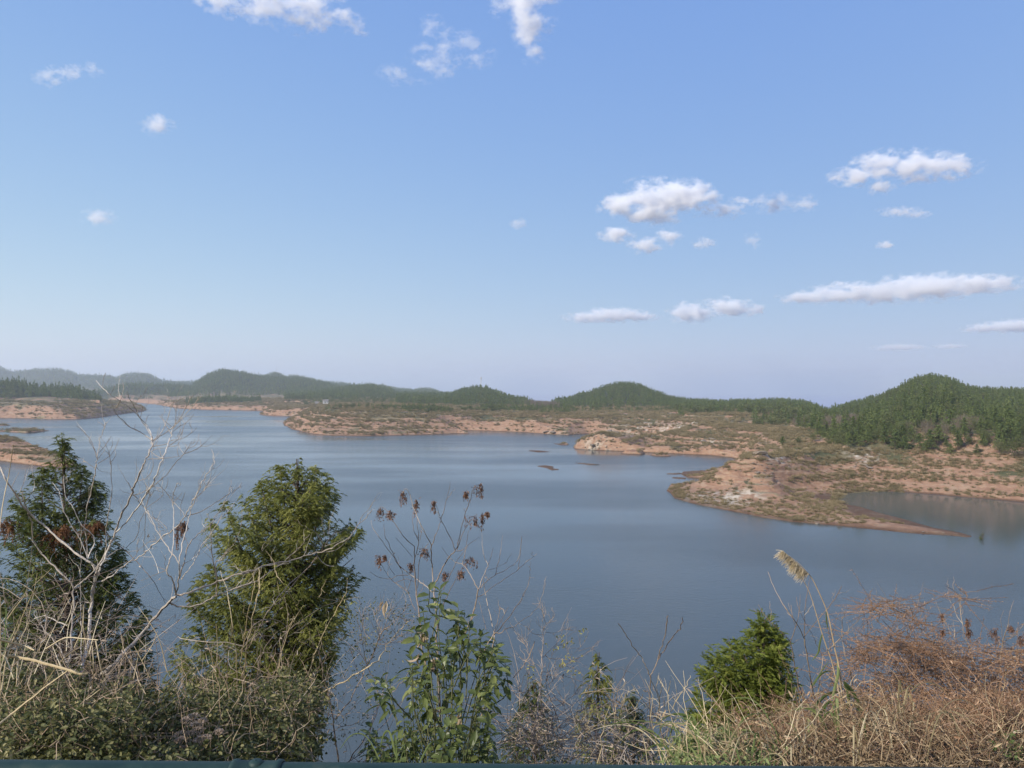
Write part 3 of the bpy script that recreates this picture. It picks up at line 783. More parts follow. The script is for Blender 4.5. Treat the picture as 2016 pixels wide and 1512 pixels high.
for (px, d, si, sc, lab) in spec_trees:
    z0 = float(land(np.array([float(px)]), np.array([float(d)]))[0])
    o = plant(si, ((px - 1008) / F * d, d, z0 - .1), sc, r_s.random() * 6.28)
    tag(o, lab, 'tree' if si not in (4, 5) else 'bush')
for i in range(min(ns, len(NEAR))):
    xx, yy, zz, ss = NEAR[i]
    si = int(r_s.choice([0, 1, 2, 3, 4, 5], p=[.22, .20, .12, .14, .18, .14]))
    o = plant(si, (xx, yy, zz - .1), float(ss), r_s.random() * 6.28)
    pxx = 1008 + xx / yy * F; pyy = YH + (EYE - zz) / yy * F; row = 'in the front row' if pyy > np.interp(pxx, EDGE_PX, EDGE_PY) - 9 else 'behind the front row'
    zone = ['left tip', 'left part', 'middle', 'right part', 'right end'][int(np.clip((pxx - 1560) / 110, 0, 4))]
    if si < 4: tag(o, 'dark green conifer %s of the right hill wood, %s' % (row, zone), 'tree', 'conifers %s of the wood, %s' % (row, zone))
    else: tag(o, 'round olive green tree %s of the right hill wood, %s' % (row, zone), 'tree', 'round trees %s of the wood, %s' % (row, zone))
rest = NEAR[ns:]
if len(rest):
    n = len(rest)
    pr = [proto(conifer_crown(960 + q, H=[7.6, 8.4, 6.8][q], R0=[1.7, 1.5, 1.9][q], nb=60, per=7, leaf=.55, base=.15), M_CONIFER, 'conifer_%d' % q) for q in range(3)]
    pr += [proto(round_crown(970 + q, 5.4, 2.6, 420, .5), M_BROAD, 'broadleaf_%d' % q) for q in range(2)]
    idx = np.where(r_s.random(n) < .2, r_s.integers(0, 2, n), r_s.integers(2, 5, n))
    scatter('forest', rest[:, :3] - [0, 0, .15], rest[:, 3], pr, idx, 'conifer wood behind the front trees of the right hill', seed=99)

# ------------------------------------------------------------------ rocks, masts, houses
M_ROCK = bark_mat('pale_sandstone', (.20, .16, .12), (.38, .33, .27), (.58, .54, .47), 1.2)
def ground_at(px, py, zg):
    d = (EYE - zg) * F / (py - YH)
    z = float(land(np.array([float(px)]), np.array([float(d)]))[0]); return np.array([(px - 1008) / F * d, d, z])
rk = [stone(i, 2) for i in range(4)]
for m_ in rk: m_.materials.append(M_ROCK)
ROCKS = [(1498, 900, 9.4, 26, 'large pale block of rock on the bluff edge'), (1484, 906, 9.0, 13, 'pale rock just left of the large block on the bluff'), (1512, 904, 9.2, 15, 'pale rock just right of the large block on the bluff'), (1492, 912, 8.6, 12, 'small pale rock under the large block on the bluff'),
         (1700, 894, 9.4, 16, 'left rock of the pale group at the foot of the wood'), (1711, 895, 9.4, 14, 'right rock of the pale group at the foot of the wood'), (1538, 1019, .8, 9, 'white rock on the water side of the spit, first from the left'), (1571, 1022, .8, 7, 'white rock on the water side of the spit, second from the left'), (1608, 1024, .8, 11, 'white rock on the water side of the spit, third from the left'),
         (1848, 1052, .4, 8, 'white rock near the tip of the spit'), (1332, 882, 1.6, 5, 'tiny white rock on the neck right of the knoll'), (1165, 856, 7.2, 14, 'pale rock at the left end of the knoll top'), (1182, 851, 7.6, 16, 'pale rock left of the middle of the knoll top'), (1198, 850, 7.7, 18, 'largest pale rock in the middle of the knoll top'), (1212, 853, 7.3, 14, 'pale rock right of the middle of the knoll top'), (1226, 857, 6.5, 11, 'pale rock at the right end of the knoll top'),
         (1088, 838, 5.5, 14, 'pale rock ledge block on the far bank left of the knoll'), (1075, 837, 5.6, 12, 'pale rock beside the ledge block on the far bank'), (1385, 860, 7, 16, 'left one of two flat pale rocks behind the red bank'), (1402, 860, 7, 14, 'right one of two flat pale rocks behind the red bank'), (1475, 895, 6, 10, 'pale rock where the red bank meets the bluff')]
for i, (px, py, zg, wpx, lab) in enumerate(ROCKS):
    p = ground_at(px, py, zg); o = obj_from('boulder', rk[i % 4]); sc = wpx / F * p[1]; o.scale = (sc, sc * .8, sc * .62); o.location = p + [0, 0, sc * .12]; o.rotation_euler = (0.1 * (i % 3), .08 * (i % 2), i * 1.3)
    tag(o, lab, 'rock')
rs = np.random.default_rng(3); pp = []
for (px, py, zg, sx, sy, n) in [(1190, 855, 7, 34, 7, 240), (1180, 868, 4, 40, 7, 120), (1500, 905, 9, 40, 9, 90), (1700, 896, 9, 40, 4, 60), (1560, 1021, .8, 90, 4, 90), (1830, 1049, .5, 60, 3, 40), (1100, 838, 6, 50, 8, 160), (1260, 838, 6, 60, 8, 140), (1390, 862, 7, 40, 4, 70), (1400, 975, 1.3, 60, 7, 80), (545, 815, 3, 28, 3, 60)]:
    for q in range(n):
        a, b_ = px + rs.normal(0, .5) * sx, py + rs.normal(0, .5) * sy
        p = ground_at(a, b_, zg)
        if p[2] > .1: pp.append((*p, rs.uniform(.3, 1.4) * (p[1] / 300.) ** .8))
pp = np.array(pp)
scatter('loose_stones', pp[:, :3], np.stack([pp[:, 3], pp[:, 3] * .9, pp[:, 3] * .7], -1), [proto(stone(10 + q, 1), M_ROCK, 'stone_%d' % q) for q in range(3)], rs.integers(0, 3, len(pp)), 'loose pale stones on the banks and the knoll', seed=4)

def wall_mat(name, c):
    m, nt, b = new_mat(name); g = N(nt, 'ShaderNodeNewGeometry'); no = N(nt, 'ShaderNodeTexNoise', i_Scale=.8, i_Detail=5.0); L(nt, g.outputs['Position'], no.inputs['Vector'])
    L(nt, ramp(nt, no.outputs[0], [(.3, tuple(q * .75 for q in c)), (.7, c)]), b.inputs['Base Color']); b.inputs['Roughness'].default_value = .85; return m
M_WALL = wall_mat('whitewashed_wall', (.75, .73, .68)); M_ROOF = wall_mat('grey_roof', (.22, .20, .19)); M_DARKW = wall_mat('dark_opening', (.03, .03, .035))
def house(px, py, d, w, h, lab):
    z = float(land(np.array([float(px)]), np.array([float(d)]))[0]); z = max(z, EYE - (py - YH) / F * d - h)
    t = empty('house', ((px - 1008) / F * d, d, z)); t.rotation_euler = (0, 0, .3); tag(t, lab, 'house')
    def bx(mb, x0, x1, y0, y1, z0, z1):
        v = [(x, y, zz) for x in (x0, x1) for y in (y0, y1) for zz in (z0, z1)]; mb.add(v, [[0, 1, 3, 2], [4, 6, 7, 5], [0, 4, 5, 1], [2, 3, 7, 6], [0, 2, 6, 4], [1, 5, 7, 3]])
    mb = MB(); bx(mb, -w / 2, w / 2, -w * .3, w * .3, -3, h); mb.build('wall', M_WALL, t)
    mb = MB(); rr_ = w / 2 + .4; mb.add([(-rr_, -w * .36, h + .01), (rr_, -w * .36, h + .01), (rr_, w * .36, h + .01), (-rr_, w * .36, h + .01), (-rr_, 0, h + 1.6), (rr_, 0, h + 1.6)], [[0, 1, 5, 4], [2, 3, 4, 5], [0, 3, 2, 1]], [[0, 4, 3], [1, 2, 5]]); mb.build('roof', M_ROOF, t)
    for q in (-.3, 0, .3):
        mb = MB(); bx(mb, q * w - .5, q * w + .5, -w * .3 - .03, -w * .3 + .1, h * .35, h * .75); mb.build('window', M_DARKW, t)
house(641, 789, 900, 6, 3.4, 'white house among the trees at the left end of the middle hills'); house(624, 800, 880, 4.5, 2.8, 'small white house near the water left of the peninsula trees')
house(814, 800, 1100, 6, 4, 'left one of two tiny white houses beyond the peninsula'); house(823, 799, 1105, 5, 4, 'right one of two tiny white houses beyond the peninsula')
M_STEEL = wall_mat('galvanised_steel', (.55, .56, .58))
def mast(px, d, top_py, base_py, lab, w):
    zt = EYE - (top_py - YH) / F * d; zb = EYE - (base_py - YH) / F * d - 8; x = (px - 1008) / F * d
    t = empty('radio_mast', (x, d, zb)); tag(t, lab, 'mast'); H = zt - zb; mb = MB()
    for a in range(4):
        c, s_ = math.cos(a * math.pi / 2 + .5), math.sin(a * math.pi / 2 + .5)
        mb.tube([(c * w, s_ * w, 0), (c * w * .3, s_ * w * .3, H)], [.16, .12], 4)
    for k in range(9):
        z0, z1 = H * k / 9, H * (k + 1) / 9; r0, r1 = w * (1 - .7 * k / 9), w * (1 - .7 * (k + 1) / 9)
        for a in range(4):
            a0, a1 = a * math.pi / 2 + .5, (a + 1) * math.pi / 2 + .5
            mb.tube([(math.cos(a0) * r0, math.sin(a0) * r0, z0), (math.cos(a1) * r1, math.sin(a1) * r1, z1)], [.07, .07], 3)
    mb.build('lattice', M_STEEL, t)
    if w > .8:
        for k in range(3):
            mb = MB(); a = k * 2.1; mb.tube([(math.cos(a) * .9, math.sin(a) * .9, H - 3.6), (math.cos(a) * .9, math.sin(a) * .9, H - .6)], [.35, .35], 6); mb.build('antenna', M_WALL, t)
mast(947, 1150, 742, 762, 'lattice radio mast on top of the small peaked hill', 1.4); mast(545, 2600, 722, 735, 'thin mast on the hazy peak behind the broad left hill', .7); mast(273, 3300, 722, 738, 'thin mast on the hazy far left ridge', .7)
# a drowned shrub off the tip of the spit
zz = P(1933, 1062, 150); t = empty('drowned_shrub', ((1933 - 1008) / F * 150, 150, -.2)); tag(t, 'dark half-drowned shrub standing in the water off the spit', 'shrub')
mb = round_crown(77, 1.15, .5, 420, .13, lumps=9); mb.build('foliage', M_BROAD, t)
mb = MB(); rs2 = np.random.default_rng(2)
for q in range(9): a = rs2.normal(0, .35, 2); mb.tube([(0, 0, 0), (a[0] * .6, a[1] * .6, .9), (a[0] * 1.3, a[1] * 1.3, 1.5)], [.03, .02, .008], 4)
mb.build('stems', M_TRUNK, t)
# ------------------------------------------------------------------ haze
HZ = (-13500, 13500, -60, 13400, -90, 190)
import itertools
hv = [(HZ[i], HZ[2 + j], HZ[4 + k]) for i, j, k in itertools.product((0, 1), (0, 1), (0, 1))]
hf = [[0, 1, 3, 2], [4, 6, 7, 5], [0, 4, 5, 1], [2, 3, 7, 6], [0, 2, 6, 4], [1, 5, 7, 3]]
hm = bpy.data.materials.new('haze_air'); hm.use_nodes = True; hm.node_tree.nodes.clear()
_o = hm.node_tree.nodes.new('ShaderNodeOutputMaterial'); _v = hm.node_tree.nodes.new('ShaderNodeVolumePrincipled')
_v.inputs['Color'].default_value = (.84, .92, 1, 1); _v.inputs['Density'].default_value = 0.00016; _v.inputs['Anisotropy'].default_value = 0.2
hm.node_tree.links.new(_v.outputs[0], _o.inputs['Volume'])
hme = make_mesh('haze', hv, [hf], hm)
tag(obj_from('haze', hme), kind='stuff')

# ================================================================== foreground: the bank below the road
def bank_z(x, y):
    y = np.asarray(y, float)
    return np.where(y < 1.5, 28.35, 28.35 - .78 * (y - 1.5)) + 0.25 * fbm(np.asarray(x) / 2.5, y / 2.5, 3) * (y > 1.3)
bx_, by_ = np.meshgrid(np.linspace(-60, 60, 240), np.linspace(-6, 44, 140))
bz_ = np.where(by_ < 1.45, 28.35, bank_z(bx_, by_)) ; bz_ = np.maximum(bz_, -4)
ii = (np.arange(139)[:, None] * 240 + np.arange(239)[None, :]).ravel()
m, nt, b = new_mat('bank_soil')
g = N(nt, 'ShaderNodeNewGeometry'); no = N(nt, 'ShaderNodeTexNoise', i_Scale=3.0, i_Detail=6.0); L(nt, g.outputs['Position'], no.inputs['Vector'])
L(nt, ramp(nt, no.outputs[0], [(.3, (.04, .035, .02)), (.55, (.09, .07, .04)), (.7, (.14, .11, .07))]), b.inputs['Base Color']); b.inputs['Roughness'].default_value = .95
tag(obj_from('bank_ground', make_mesh('bank_ground', np.stack([bx_, by_, bz_], -1).reshape(-1, 3), [np.stack([ii, ii + 1, ii + 241, ii + 240], 1)], m, smooth=True)), kind='structure')

# ---- railing
def painted_metal():
    m, nt, b = new_mat('green_railing_paint')
    tc = N(nt, 'ShaderNodeTexCoord'); no = N(nt, 'ShaderNodeTexNoise', i_Scale=14.0, i_Detail=6.0, i_Roughness=.7); L(nt, tc.outputs['Object'], no.inputs['Vector'])
    L(nt, ramp(nt, no.outputs[0], [(.35, (.012, .028, .024)), (.55, (.018, .040, .034)), (.72, (.05, .065, .052))]), b.inputs['Base Color'])
    L(nt, ramp(nt, no.outputs[0], [(.3, (.42, .42, .42)), (.7, (.7, .7, .7))]), b.inputs['Roughness']); b.inputs['Specular IOR Level'].default_value = .3
    return m
M_RAIL = painted_metal()
rail = empty('railing', (0, 1.02, 28.35)); tag(rail, 'dark green painted pipe railing running along the roadside bottom edge', 'railing')
def rail_pt(px): return P(px, 1497.5 + (px) * 17.0 / 2016, 1.02) - np.array([0, 1.02, 28.35 + .0245])
mb = MB(); xs = np.linspace(-1800, 3800, 40)
mb.tube([rail_pt(x) for x in xs], .0245, 20); mb.build('top_rail', M_RAIL, rail, smooth=True)
mb = MB(); mb.tube([rail_pt(x) - [0, 0, .42] for x in xs], .018, 16); mb.build('middle_rail', M_RAIL, rail, smooth=True)
for px in (-900, 505, 2750):
    c = rail_pt(px); ax = unit(rail_pt(px + 40) - rail_pt(px))
    mb = MB()
    prof = [(-.034, .0255), (-.033, .0275), (-.027, .0282), (-.024, .0262), (.024, .0262), (.027, .0282), (.033, .0275), (.034, .0255)]
    mb.tube([c + ax * a for a, _ in prof], [q for _, q in prof], 20)
    mb.build('collar', M_RAIL, rail, smooth=True)
    mb = MB(); mb.tube([c + np.array([0, 0, h]) for h in (.014, .026, .0285, .0292)], [.010, .0095, .007, .001], 16)
    mb.tube([c + [0, 0, -.01], c + [0, 0, -1.4]], .019, 16); mb.build('post', M_RAIL, rail, smooth=True)

# ---- traced branches -------------------------------------------------
CROP = {1: (0, 900, 5.04), 2: (150, 730, 5.04), 3: (200, 950, 5.04), 4: (0, 1150, 4.32), 5: (430, 980, 4.32), 6: (600, 1160, 4.447), 7: (720, 930, 4.2), 8: (1020, 1180, 4.553), 9: (1440, 1060, 4.447), 10: (1690, 1140, 4.064)}
def T(c, pts): ox, oy, s_ = CROP[c]; return [(ox + x / s_, oy + y / s_) for x, y in pts]
def smooth_line(p, n=5):
    p = np.asarray(p, float)
    if len(p) < 3:
        t = np.linspace(0, 1, n + 1)[:, None]; return p[0] * (1 - t) + p[-1] * t
    q = np.vstack([2 * p[0] - p[1], p, 2 * p[-1] - p[-2]]); out = []
    for i in range(1, len(q) - 2):
        t = np.linspace(0, 1, n, endpoint=False)[:, None]
        out.append(.5 * ((2 * q[i]) + (-q[i - 1] + q[i + 1]) * t + (2 * q[i - 1] - 5 * q[i] + 4 * q[i + 1] - q[i + 2]) * t ** 2 + (-q[i - 1] + 3 * q[i] - 3 * q[i + 1] + q[i + 2]) * t ** 3))
    return np.vstack(out + [q[-2:-1]])
def depth_at(px, py, d0, amp, seed):
    return d0 + amp * float(fbm(np.array([px / 260. + seed]), np.array([py / 260. - seed]), 2)[0])
def branch3(pts, d0, amp, seed): return np.array([P(x, y, depth_at(x, y, d0, amp, seed)) for x, y in pts])

def traced_plant(name, loc_px, d0, lines, mat, label, cat, seed, amp=1.6, twig_rate=1.0, twig_len=.28, tw_mat=None, tint=.5, group=None, down=0.0, part='branches'):
    """lines: [(points px, width0 px, width1 px)]. One thing: branches + twigs"""
    r = np.random.default_rng(seed)
    root = P(*loc_px, d0); root[2] = float(bank_z(root[0], root[1]))
    t = empty(name, root); tag(t, label, cat, group)
    mb, tw = MB(), MB()
    for (pts, w0, w1) in lines:
        p3 = smooth_line(branch3(pts, d0, amp, seed), 6)
        L_ = np.linalg.norm(p3[-1] - p3[0])
        p3 = p3 + fbm(np.arange(len(p3))[:, None] * .35 + r.random() * 50, np.array([[1., 7., 13.]]) * 3.1, 2) * .012 * min(L_, 2)
        w = .80 * np.linspace(w0, w1, len(p3)) * (1 + .10 * r.normal(size=len(p3)))
        mb.tube(p3 - root, w * .5 / F * d0, 6 if w0 > 3 else 4, np.clip((tint if w0 > 2.3 else tint - .28) + r.normal(0, .10), 0, 1))
        nt_ = int(r.poisson(max(0, twig_rate * L_ * 5)))
        for q in range(nt_):
            u = r.uniform(.3, .97); i = int(u * (len(p3) - 1)); dirb = unit(p3[min(i + 1, len(p3) - 1)] - p3[max(i - 1, 0)])
            dv = unit(dirb * .8 + rand_dirs(r, 1)[0] * .75 + np.array([0, 0, .35]) * (1 - down))
            l = twig_len * r.uniform(.25, 1.1) * (1.2 - .4 * u); k = 5
            c = np.cumsum(np.vstack([p3[i], np.tile(dv, (k, 1)) * l / k + r.normal(0, .010, (k, 3)) + np.array([0, 0, .12 * l / k])]), 0)
            tw.tube(c - root, np.linspace(.0022, .0008, k + 1) * d0 / 6.5, 3, np.clip(tint + r.normal(0, .15), 0, 1))
            if r.random() < .5:
                dv2 = unit(dv + rand_dirs(r, 1)[0] * .8); tw.tube(np.array([c[2], c[2] + dv2 * l * .25 + r.normal(0, .01, 3), c[2] + dv2 * l * .5]) - root, [.0016, .0012, .0007], 3, tint)
    o1 = mb.build(part, mat, t); o2 = tw.build('twigs', tw_mat or mat, t)
    if o2 is not None: o2['kind'] = 'stuff'
    return t, root, r

M_PALE = bark_mat('pale_grey_bark', (.12, .088, .066), (.40, .345, .28), (.72, .66, .57), 25)
M_PALE2 = bark_mat('weathered_twig_bark', (.14, .10, .075), (.28, .22, .17), (.45, .38, .30), 25)
M_DARKB = bark_mat('dark_reddish_bark', (.06, .035, .03), (.13, .085, .07), (.27, .19, .15), 25)
M_TANB = bark_mat('tan_stem', (.17, .11, .07), (.33, .24, .16), (.52, .42, .30), 20)
M_REED = bark_mat('straw_stem', (.30, .23, .12), (.50, .40, .24), (.66, .56, .38), 12)

LA = [  # left pale tree
 (T(4, [(640, 1000), (690, 800), (720, 640), (760, 440), (775, 200), (800, 0)]) + T(1, [(925, 1350), (945, 1230), (955, 1150)]), 9, 7),
 (T(1, [(955, 1150), (1000, 1050), (1080, 900), (1140, 760), (1200, 600), (1300, 390), (1340, 280), (1400, 130)]) + T(2, [(690, 890), (740, 780), (755, 700), (748, 650)]), 5.5, 3.2),
 (T(2, [(748, 650), (700, 570), (640, 480), (580, 360), (530, 280), (510, 210)]), 2.6, 1.2),
 (T(2, [(755, 690), (735, 600), (690, 530), (600, 430), (480, 330), (340, 240), (270, 180), (200, 100)]), 2.6, 1.2),
 (T(2, [(340, 240), (375, 170), (380, 140)]), 1.4, .8), (T(2, [(265, 170), (268, 90), (292, 18)]), 1.4, .8), (T(2, [(400, 370), (440, 290), (455, 250), (445, 210)]), 1.4, .8), (T(2, [(570, 350), (610, 290), (645, 240)]), 1.4, .8),
 (T(2, [(640, 465), (650, 400), (658, 350)]), 1.6, .9), (T(2, [(690, 510), (705, 460), (727, 432)]), 1.4, .8),
 (T(2, [(752, 690), (700, 650), (640, 610), (540, 560), (450, 480), (390, 420), (360, 350), (335, 295)]), 2.4, 1.2), (T(2, [(375, 390), (410, 340), (440, 290)]), 1.3, .8), (T(2, [(590, 595), (580, 560), (588, 530)]), 1.3, .7),
 (T(2, [(770, 690), (840, 620), (890, 520), (940, 370), (970, 290)]), 2.4, 1.1), (T(2, [(960, 320), (1010, 300), (1040, 265)]), 1.4, .8),
 (T(2, [(765, 700), (850, 640), (950, 570), (1030, 490), (1130, 380), (1190, 310), (1215, 260)]), 2.6, 1.3), (T(2, [(1190, 310), (1225, 275), (1240, 255)]), 1.3, .8),
 (T(2, [(765, 750), (860, 735), (920, 720)]), 2.0, 1.4),
 (T(1, [(975, 1180), (1010, 1080), (1120, 820), (1250, 650), (1400, 450), (1512, 280)]) + T(2, [(700, 1220), (770, 1100), (830, 950), (880, 820), (920, 720), (950, 620), (985, 530)]), 4.2, 2.4),
 (T(2, [(985, 530), (990, 450), (998, 330)]), 2, 1), (T(2, [(985, 530), (1040, 460), (1100, 340), (1140, 270), (1165, 240)]), 2, 1), (T(2, [(945, 630), (890, 540), (860, 480), (848, 430)]), 2.2, 1.2), (T(2, [(880, 500), (830, 450), (815, 440)]), 1.4, .8), (T(2, [(880, 500), (940, 550), (960, 570)]), 1.4, 1),
 (T(2, [(940, 690), (1000, 685), (1080, 660), (1150, 610), (1200, 565)]), 1.8, .9), (T(2, [(925, 740), (1000, 690), (1030, 640), (1050, 610), (1080, 530), (1130, 480), (1170, 430)]), 2, 1), (T(2, [(960, 600), (1030, 550), (1080, 520), (1140, 470)]), 1.8, .9), (T(2, [(1080, 530), (1050, 470), (1040, 430)]), 1.3, .8), (T(2, [(920, 750), (1000, 740), (1040, 670), (1060, 600)]), 1.6, .9), (T(2, [(1000, 660), (1030, 600), (1040, 560)]), 1.3, .8),
 (T(2, [(765, 1140), (830, 1090), (900, 1030), (1000, 900), (1070, 825), (1110, 760), (1150, 700)]), 2.2, 1), (T(2, [(1070, 825), (1190, 780), (1240, 745), (1270, 720), (1350, 640)]), 1.8, .9), (T(2, [(1070, 825), (1030, 770), (1020, 735)]), 1.3, .8), (T(2, [(1110, 770), (1180, 740), (1210, 690), (1220, 620)]), 1.5, .8), (T(2, [(1240, 745), (1235, 700), (1230, 675)]), 1.2, .7),
 (T(2, [(850, 870), (790, 840), (745, 800)]), 1.8, 1), (T(2, [(715, 878), (850, 870), (950, 860), (1050, 840)]), 1.6, .9), (T(2, [(740, 800), (800, 775), (895, 760)]), 1.6, 1), (T(2, [(565, 1240), (640, 1215), (700, 1180), (770, 1135)]), 2.2, 1.2), (T(2, [(620, 1090), (690, 1070), (740, 1010), (765, 940), (760, 870), (748, 800)]), 1.6, 1),
 (T(1, [(868, 1010), (865, 880), (840, 690), (870, 480), (920, 280), (960, 80)]) + T(2, [(190, 980), (212, 870), (218, 800), (250, 640), (285, 560), (310, 500)]), 3, 1),
 (T(2, [(212, 860), (160, 720), (110, 640), (0, 540)]), 1.8, .9), (T(2, [(222, 820), (290, 740), (320, 690), (345, 650)]), 1.6, .8), (T(2, [(220, 920), (330, 850), (390, 770), (430, 665)]), 1.6, .8), (T(2, [(185, 965), (120, 920), (70, 880)]), 1.4, .7), (T(2, [(190, 800), (150, 730), (135, 690)]), 1.3, .7),
 (T(1, [(1040, 960), (1060, 880), (1050, 760), (1080, 580), (1110, 330), (1100, 60)]) + T(2, [(345, 940), (335, 850), (320, 820)]), 2.6, 1.3), (T(2, [(345, 910), (370, 880), (390, 845)]), 1.3, .7), (T(2, [(338, 850), (310, 770), (260, 680), (210, 620)]), 1.2, .6),
 (T(1, [(0, 90), (70, 240), (180, 400), (300, 560), (450, 690), (640, 860), (800, 980), (900, 1040), (945, 1120)]), 4, 5.5), (T(1, [(115, 300), (160, 210), (195, 145)]), 1.5, .8), (T(1, [(180, 390), (230, 270), (260, 110)]), 1.6, .8), (T(1, [(240, 470), (320, 350), (385, 270)]), 1.4, .8),
 (T(4, [(570, 900), (590, 700), (600, 560), (620, 300), (630, 50)]) + T(1, [(738, 1300), (640, 1180), (540, 1080), (420, 960), (350, 850), (320, 680), (280, 540), (230, 430), (235, 320)]), 5, 2),
 (T(1, [(880, 1000), (940, 830), (900, 750), (850, 710), (780, 620), (730, 500), (650, 380), (635, 180)]), 3, 1.4), (T(1, [(870, 990), (800, 820), (720, 690), (640, 540), (600, 380), (580, 330), (520, 250)]), 2.6, 1.2), (T(1, [(600, 340), (640, 270), (710, 210)]), 1.6, .9),
 (T(1, [(745, 1290), (800, 1250), (920, 1140), (1000, 1050), (1120, 950), (1240, 890)]), 3.2, 1.4), (T(1, [(960, 1250), (1100, 1180), (1250, 1070), (1400, 980)]) + T(3, [(450, 680), (560, 580), (700, 470), (830, 340), (890, 230), (920, 160)]) + T(2, [(1230, 1150), (1310, 1010), (1365, 915), (1365, 850), (1350, 780)]), 3.4, 1.2),
 (T(2, [(1345, 980), (1410, 950), (1470, 880)]), 1.2, .7), (T(2, [(1190, 1260), (1270, 1180), (1320, 1095)]), 1.2, .7), (T(3, [(830, 340), (1000, 280), (1130, 200), (1270, 110), (1360, 50), (1390, 0)]), 1.8, .9), (T(3, [(20, 960), (150, 870), (300, 770), (420, 620), (590, 570), (700, 460)]), 2, 1.2),
 (T(3, [(250, 640), (350, 540), (390, 370), (440, 280)]), 1.8, 1), (T(3, [(420, 700), (430, 500), (440, 300), (460, 180), (500, 90)]), 1.6, .8), (T(3, [(440, 260), (560, 170), (610, 120), (600, 60)]), 1.5, .8), (T(3, [(110, 560), (200, 640), (330, 760), (480, 930), (580, 1080), (630, 1190)]), 2.2, 1.2),
 (T(4, [(580, 350), (480, 310), (380, 270), (300, 290)]), 3, 1.6), (T(4, [(570, 680), (500, 520), (430, 440), (340, 330), (290, 230)]), 3.2, 1.4), (T(4, [(710, 960), (700, 600), (690, 300), (690, 0)]) + T(1, [(800, 1150), (810, 900), (815, 700)]), 2.4, 1),
]
LB = [  # leaning grey branch tree
 (T(4, [(560, 1110), (720, 950), (880, 760), (960, 690), (1080, 560), (1200, 430), (1330, 270), (1440, 160)]) + T(3, [(740, 1120)]), 9, 6),
 (T(3, [(740, 1120), (730, 1040), (700, 950), (650, 870), (690, 740), (715, 600), (720, 400), (715, 240), (710, 130), (735, 50), (760, 0)]), 3.4, 1.3), (T(3, [(650, 870), (560, 900), (400, 970)]), 1.4, .8), (T(3, [(715, 220), (680, 150), (620, 70), (560, 0)]), 1.8, .9), (T(3, [(715, 200), (760, 150), (800, 100)]), 1.3, .7), (T(3, [(720, 200), (790, 270), (830, 340)]), 1.5, .9), (T(3, [(650, 870), (600, 850), (520, 820)]), 1.2, .7), (T(3, [(620, 80), (650, 30), (660, -40)]), 1.3, .7), (T(3, [(790, 330), (790, 220), (830, 100)]), 1.3, .8),
 (T(3, [(745, 1110), (770, 960), (775, 800), (800, 640), (830, 500), (860, 390), (890, 260), (930, 160), (970, 50), (1000, -10)]), 3, 1.2), (T(3, [(940, 150), (1020, 80), (1065, 0)]), 1.3, .7),
 (T(3, [(775, 800), (700, 700), (590, 540), (500, 380), (440, 260), (340, 150), (300, 80), (270, 0)]), 2.6, 1.2), (T(3, [(520, 360), (590, 420), (630, 490)]), 1.2, .7), (T(3, [(440, 260), (500, 340), (600, 400), (650, 460)]), 1.4, .8),
 (T(3, [(770, 950), (830, 770), (855, 640), (930, 540), (1010, 480), (1090, 410), (1130, 340), (1180, 270), (1230, 170), (1270, 90), (1285, -20)]), 2.6, 1.2), (T(3, [(1290, 110), (1340, 70), (1400, 30)]), 1.2, .7), (T(3, [(1090, 390), (1060, 330), (1040, 300)]), 1.1, .6), (T(3, [(860, 630), (840, 560), (810, 520)]), 1.2, .7),
 (T(3, [(790, 960), (860, 870), (920, 790), (1000, 620), (1070, 540), (1110, 470), (1170, 380), (1250, 290), (1340, 180)]), 2.4, 1.1), (T(3, [(780, 830), (900, 760), (960, 690)]), 1.8, 1), (T(3, [(1060, 560), (1035, 510), (1020, 490)]), 1.1, .7),
 (T(3, [(690, 1190), (760, 1230), (900, 1225), (1060, 1170), (1140, 1120), (1300, 1060), (1500, 985)]) + T(5, [(150, 770), (350, 690), (470, 610), (600, 510), (690, 420), (780, 310)]), 4.2, 1.2), (T(5, [(600, 500), (700, 410), (800, 350)]), 1.4, .7), (T(5, [(690, 415), (670, 350)]), 1.2, .7),
 (T(3, [(1140, 1120), (1145, 960), (1110, 780), (1085, 560), (1085, 390)]), 3.4, 1.6), (T(3, [(1140, 1110), (1150, 930), (1130, 800), (1200, 760), (1240, 700), (1330, 580), (1390, 400), (1390, 240)]), 2.2, 1.1),
 (T(3, [(750, 1120), (900, 1080), (1120, 1000), (1300, 930), (1500, 870)]) + T(5, [(200, 640), (340, 600), (560, 540), (760, 490), (900, 450), (1000, 400), (1120, 320), (1200, 220), (1250, 170), (1310, 100)]), 5, 1.4),
 (T(5, [(880, 450), (950, 340), (1010, 275)]), 2, 1), (T(5, [(885, 440), (885, 380), (840, 310), (800, 275), (760, 265)]), 2, 1), (T(5, [(1200, 220), (1225, 150), (1280, 100), (1315, 45)]), 1.4, .7), (T(5, [(840, 490), (880, 540), (930, 575), (985, 580)]), 2, 1), (T(5, [(890, 460), (1000, 440), (1090, 370), (1180, 250)]), 1.8, .9), (T(5, [(830, 470), (810, 410), (780, 395)]), 1.3, .8), (T(5, [(940, 340), (930, 280), (920, 250)]), 1.2, .6), (T(5, [(905, 410), (1000, 380), (1080, 330)]), 1.3, .7), (T(5, [(620, 510), (560, 560), (480, 545), (400, 520), (370, 440), (400, 405)]), 1.4, .8),
 (T(5, [(835, 500), (760, 600), (610, 730), (470, 900), (380, 1040), (310, 1160), (190, 1300)]), 2.2, 3), (T(5, [(845, 505), (700, 660), (520, 880), (470, 900)]), 1.8, 2),
]
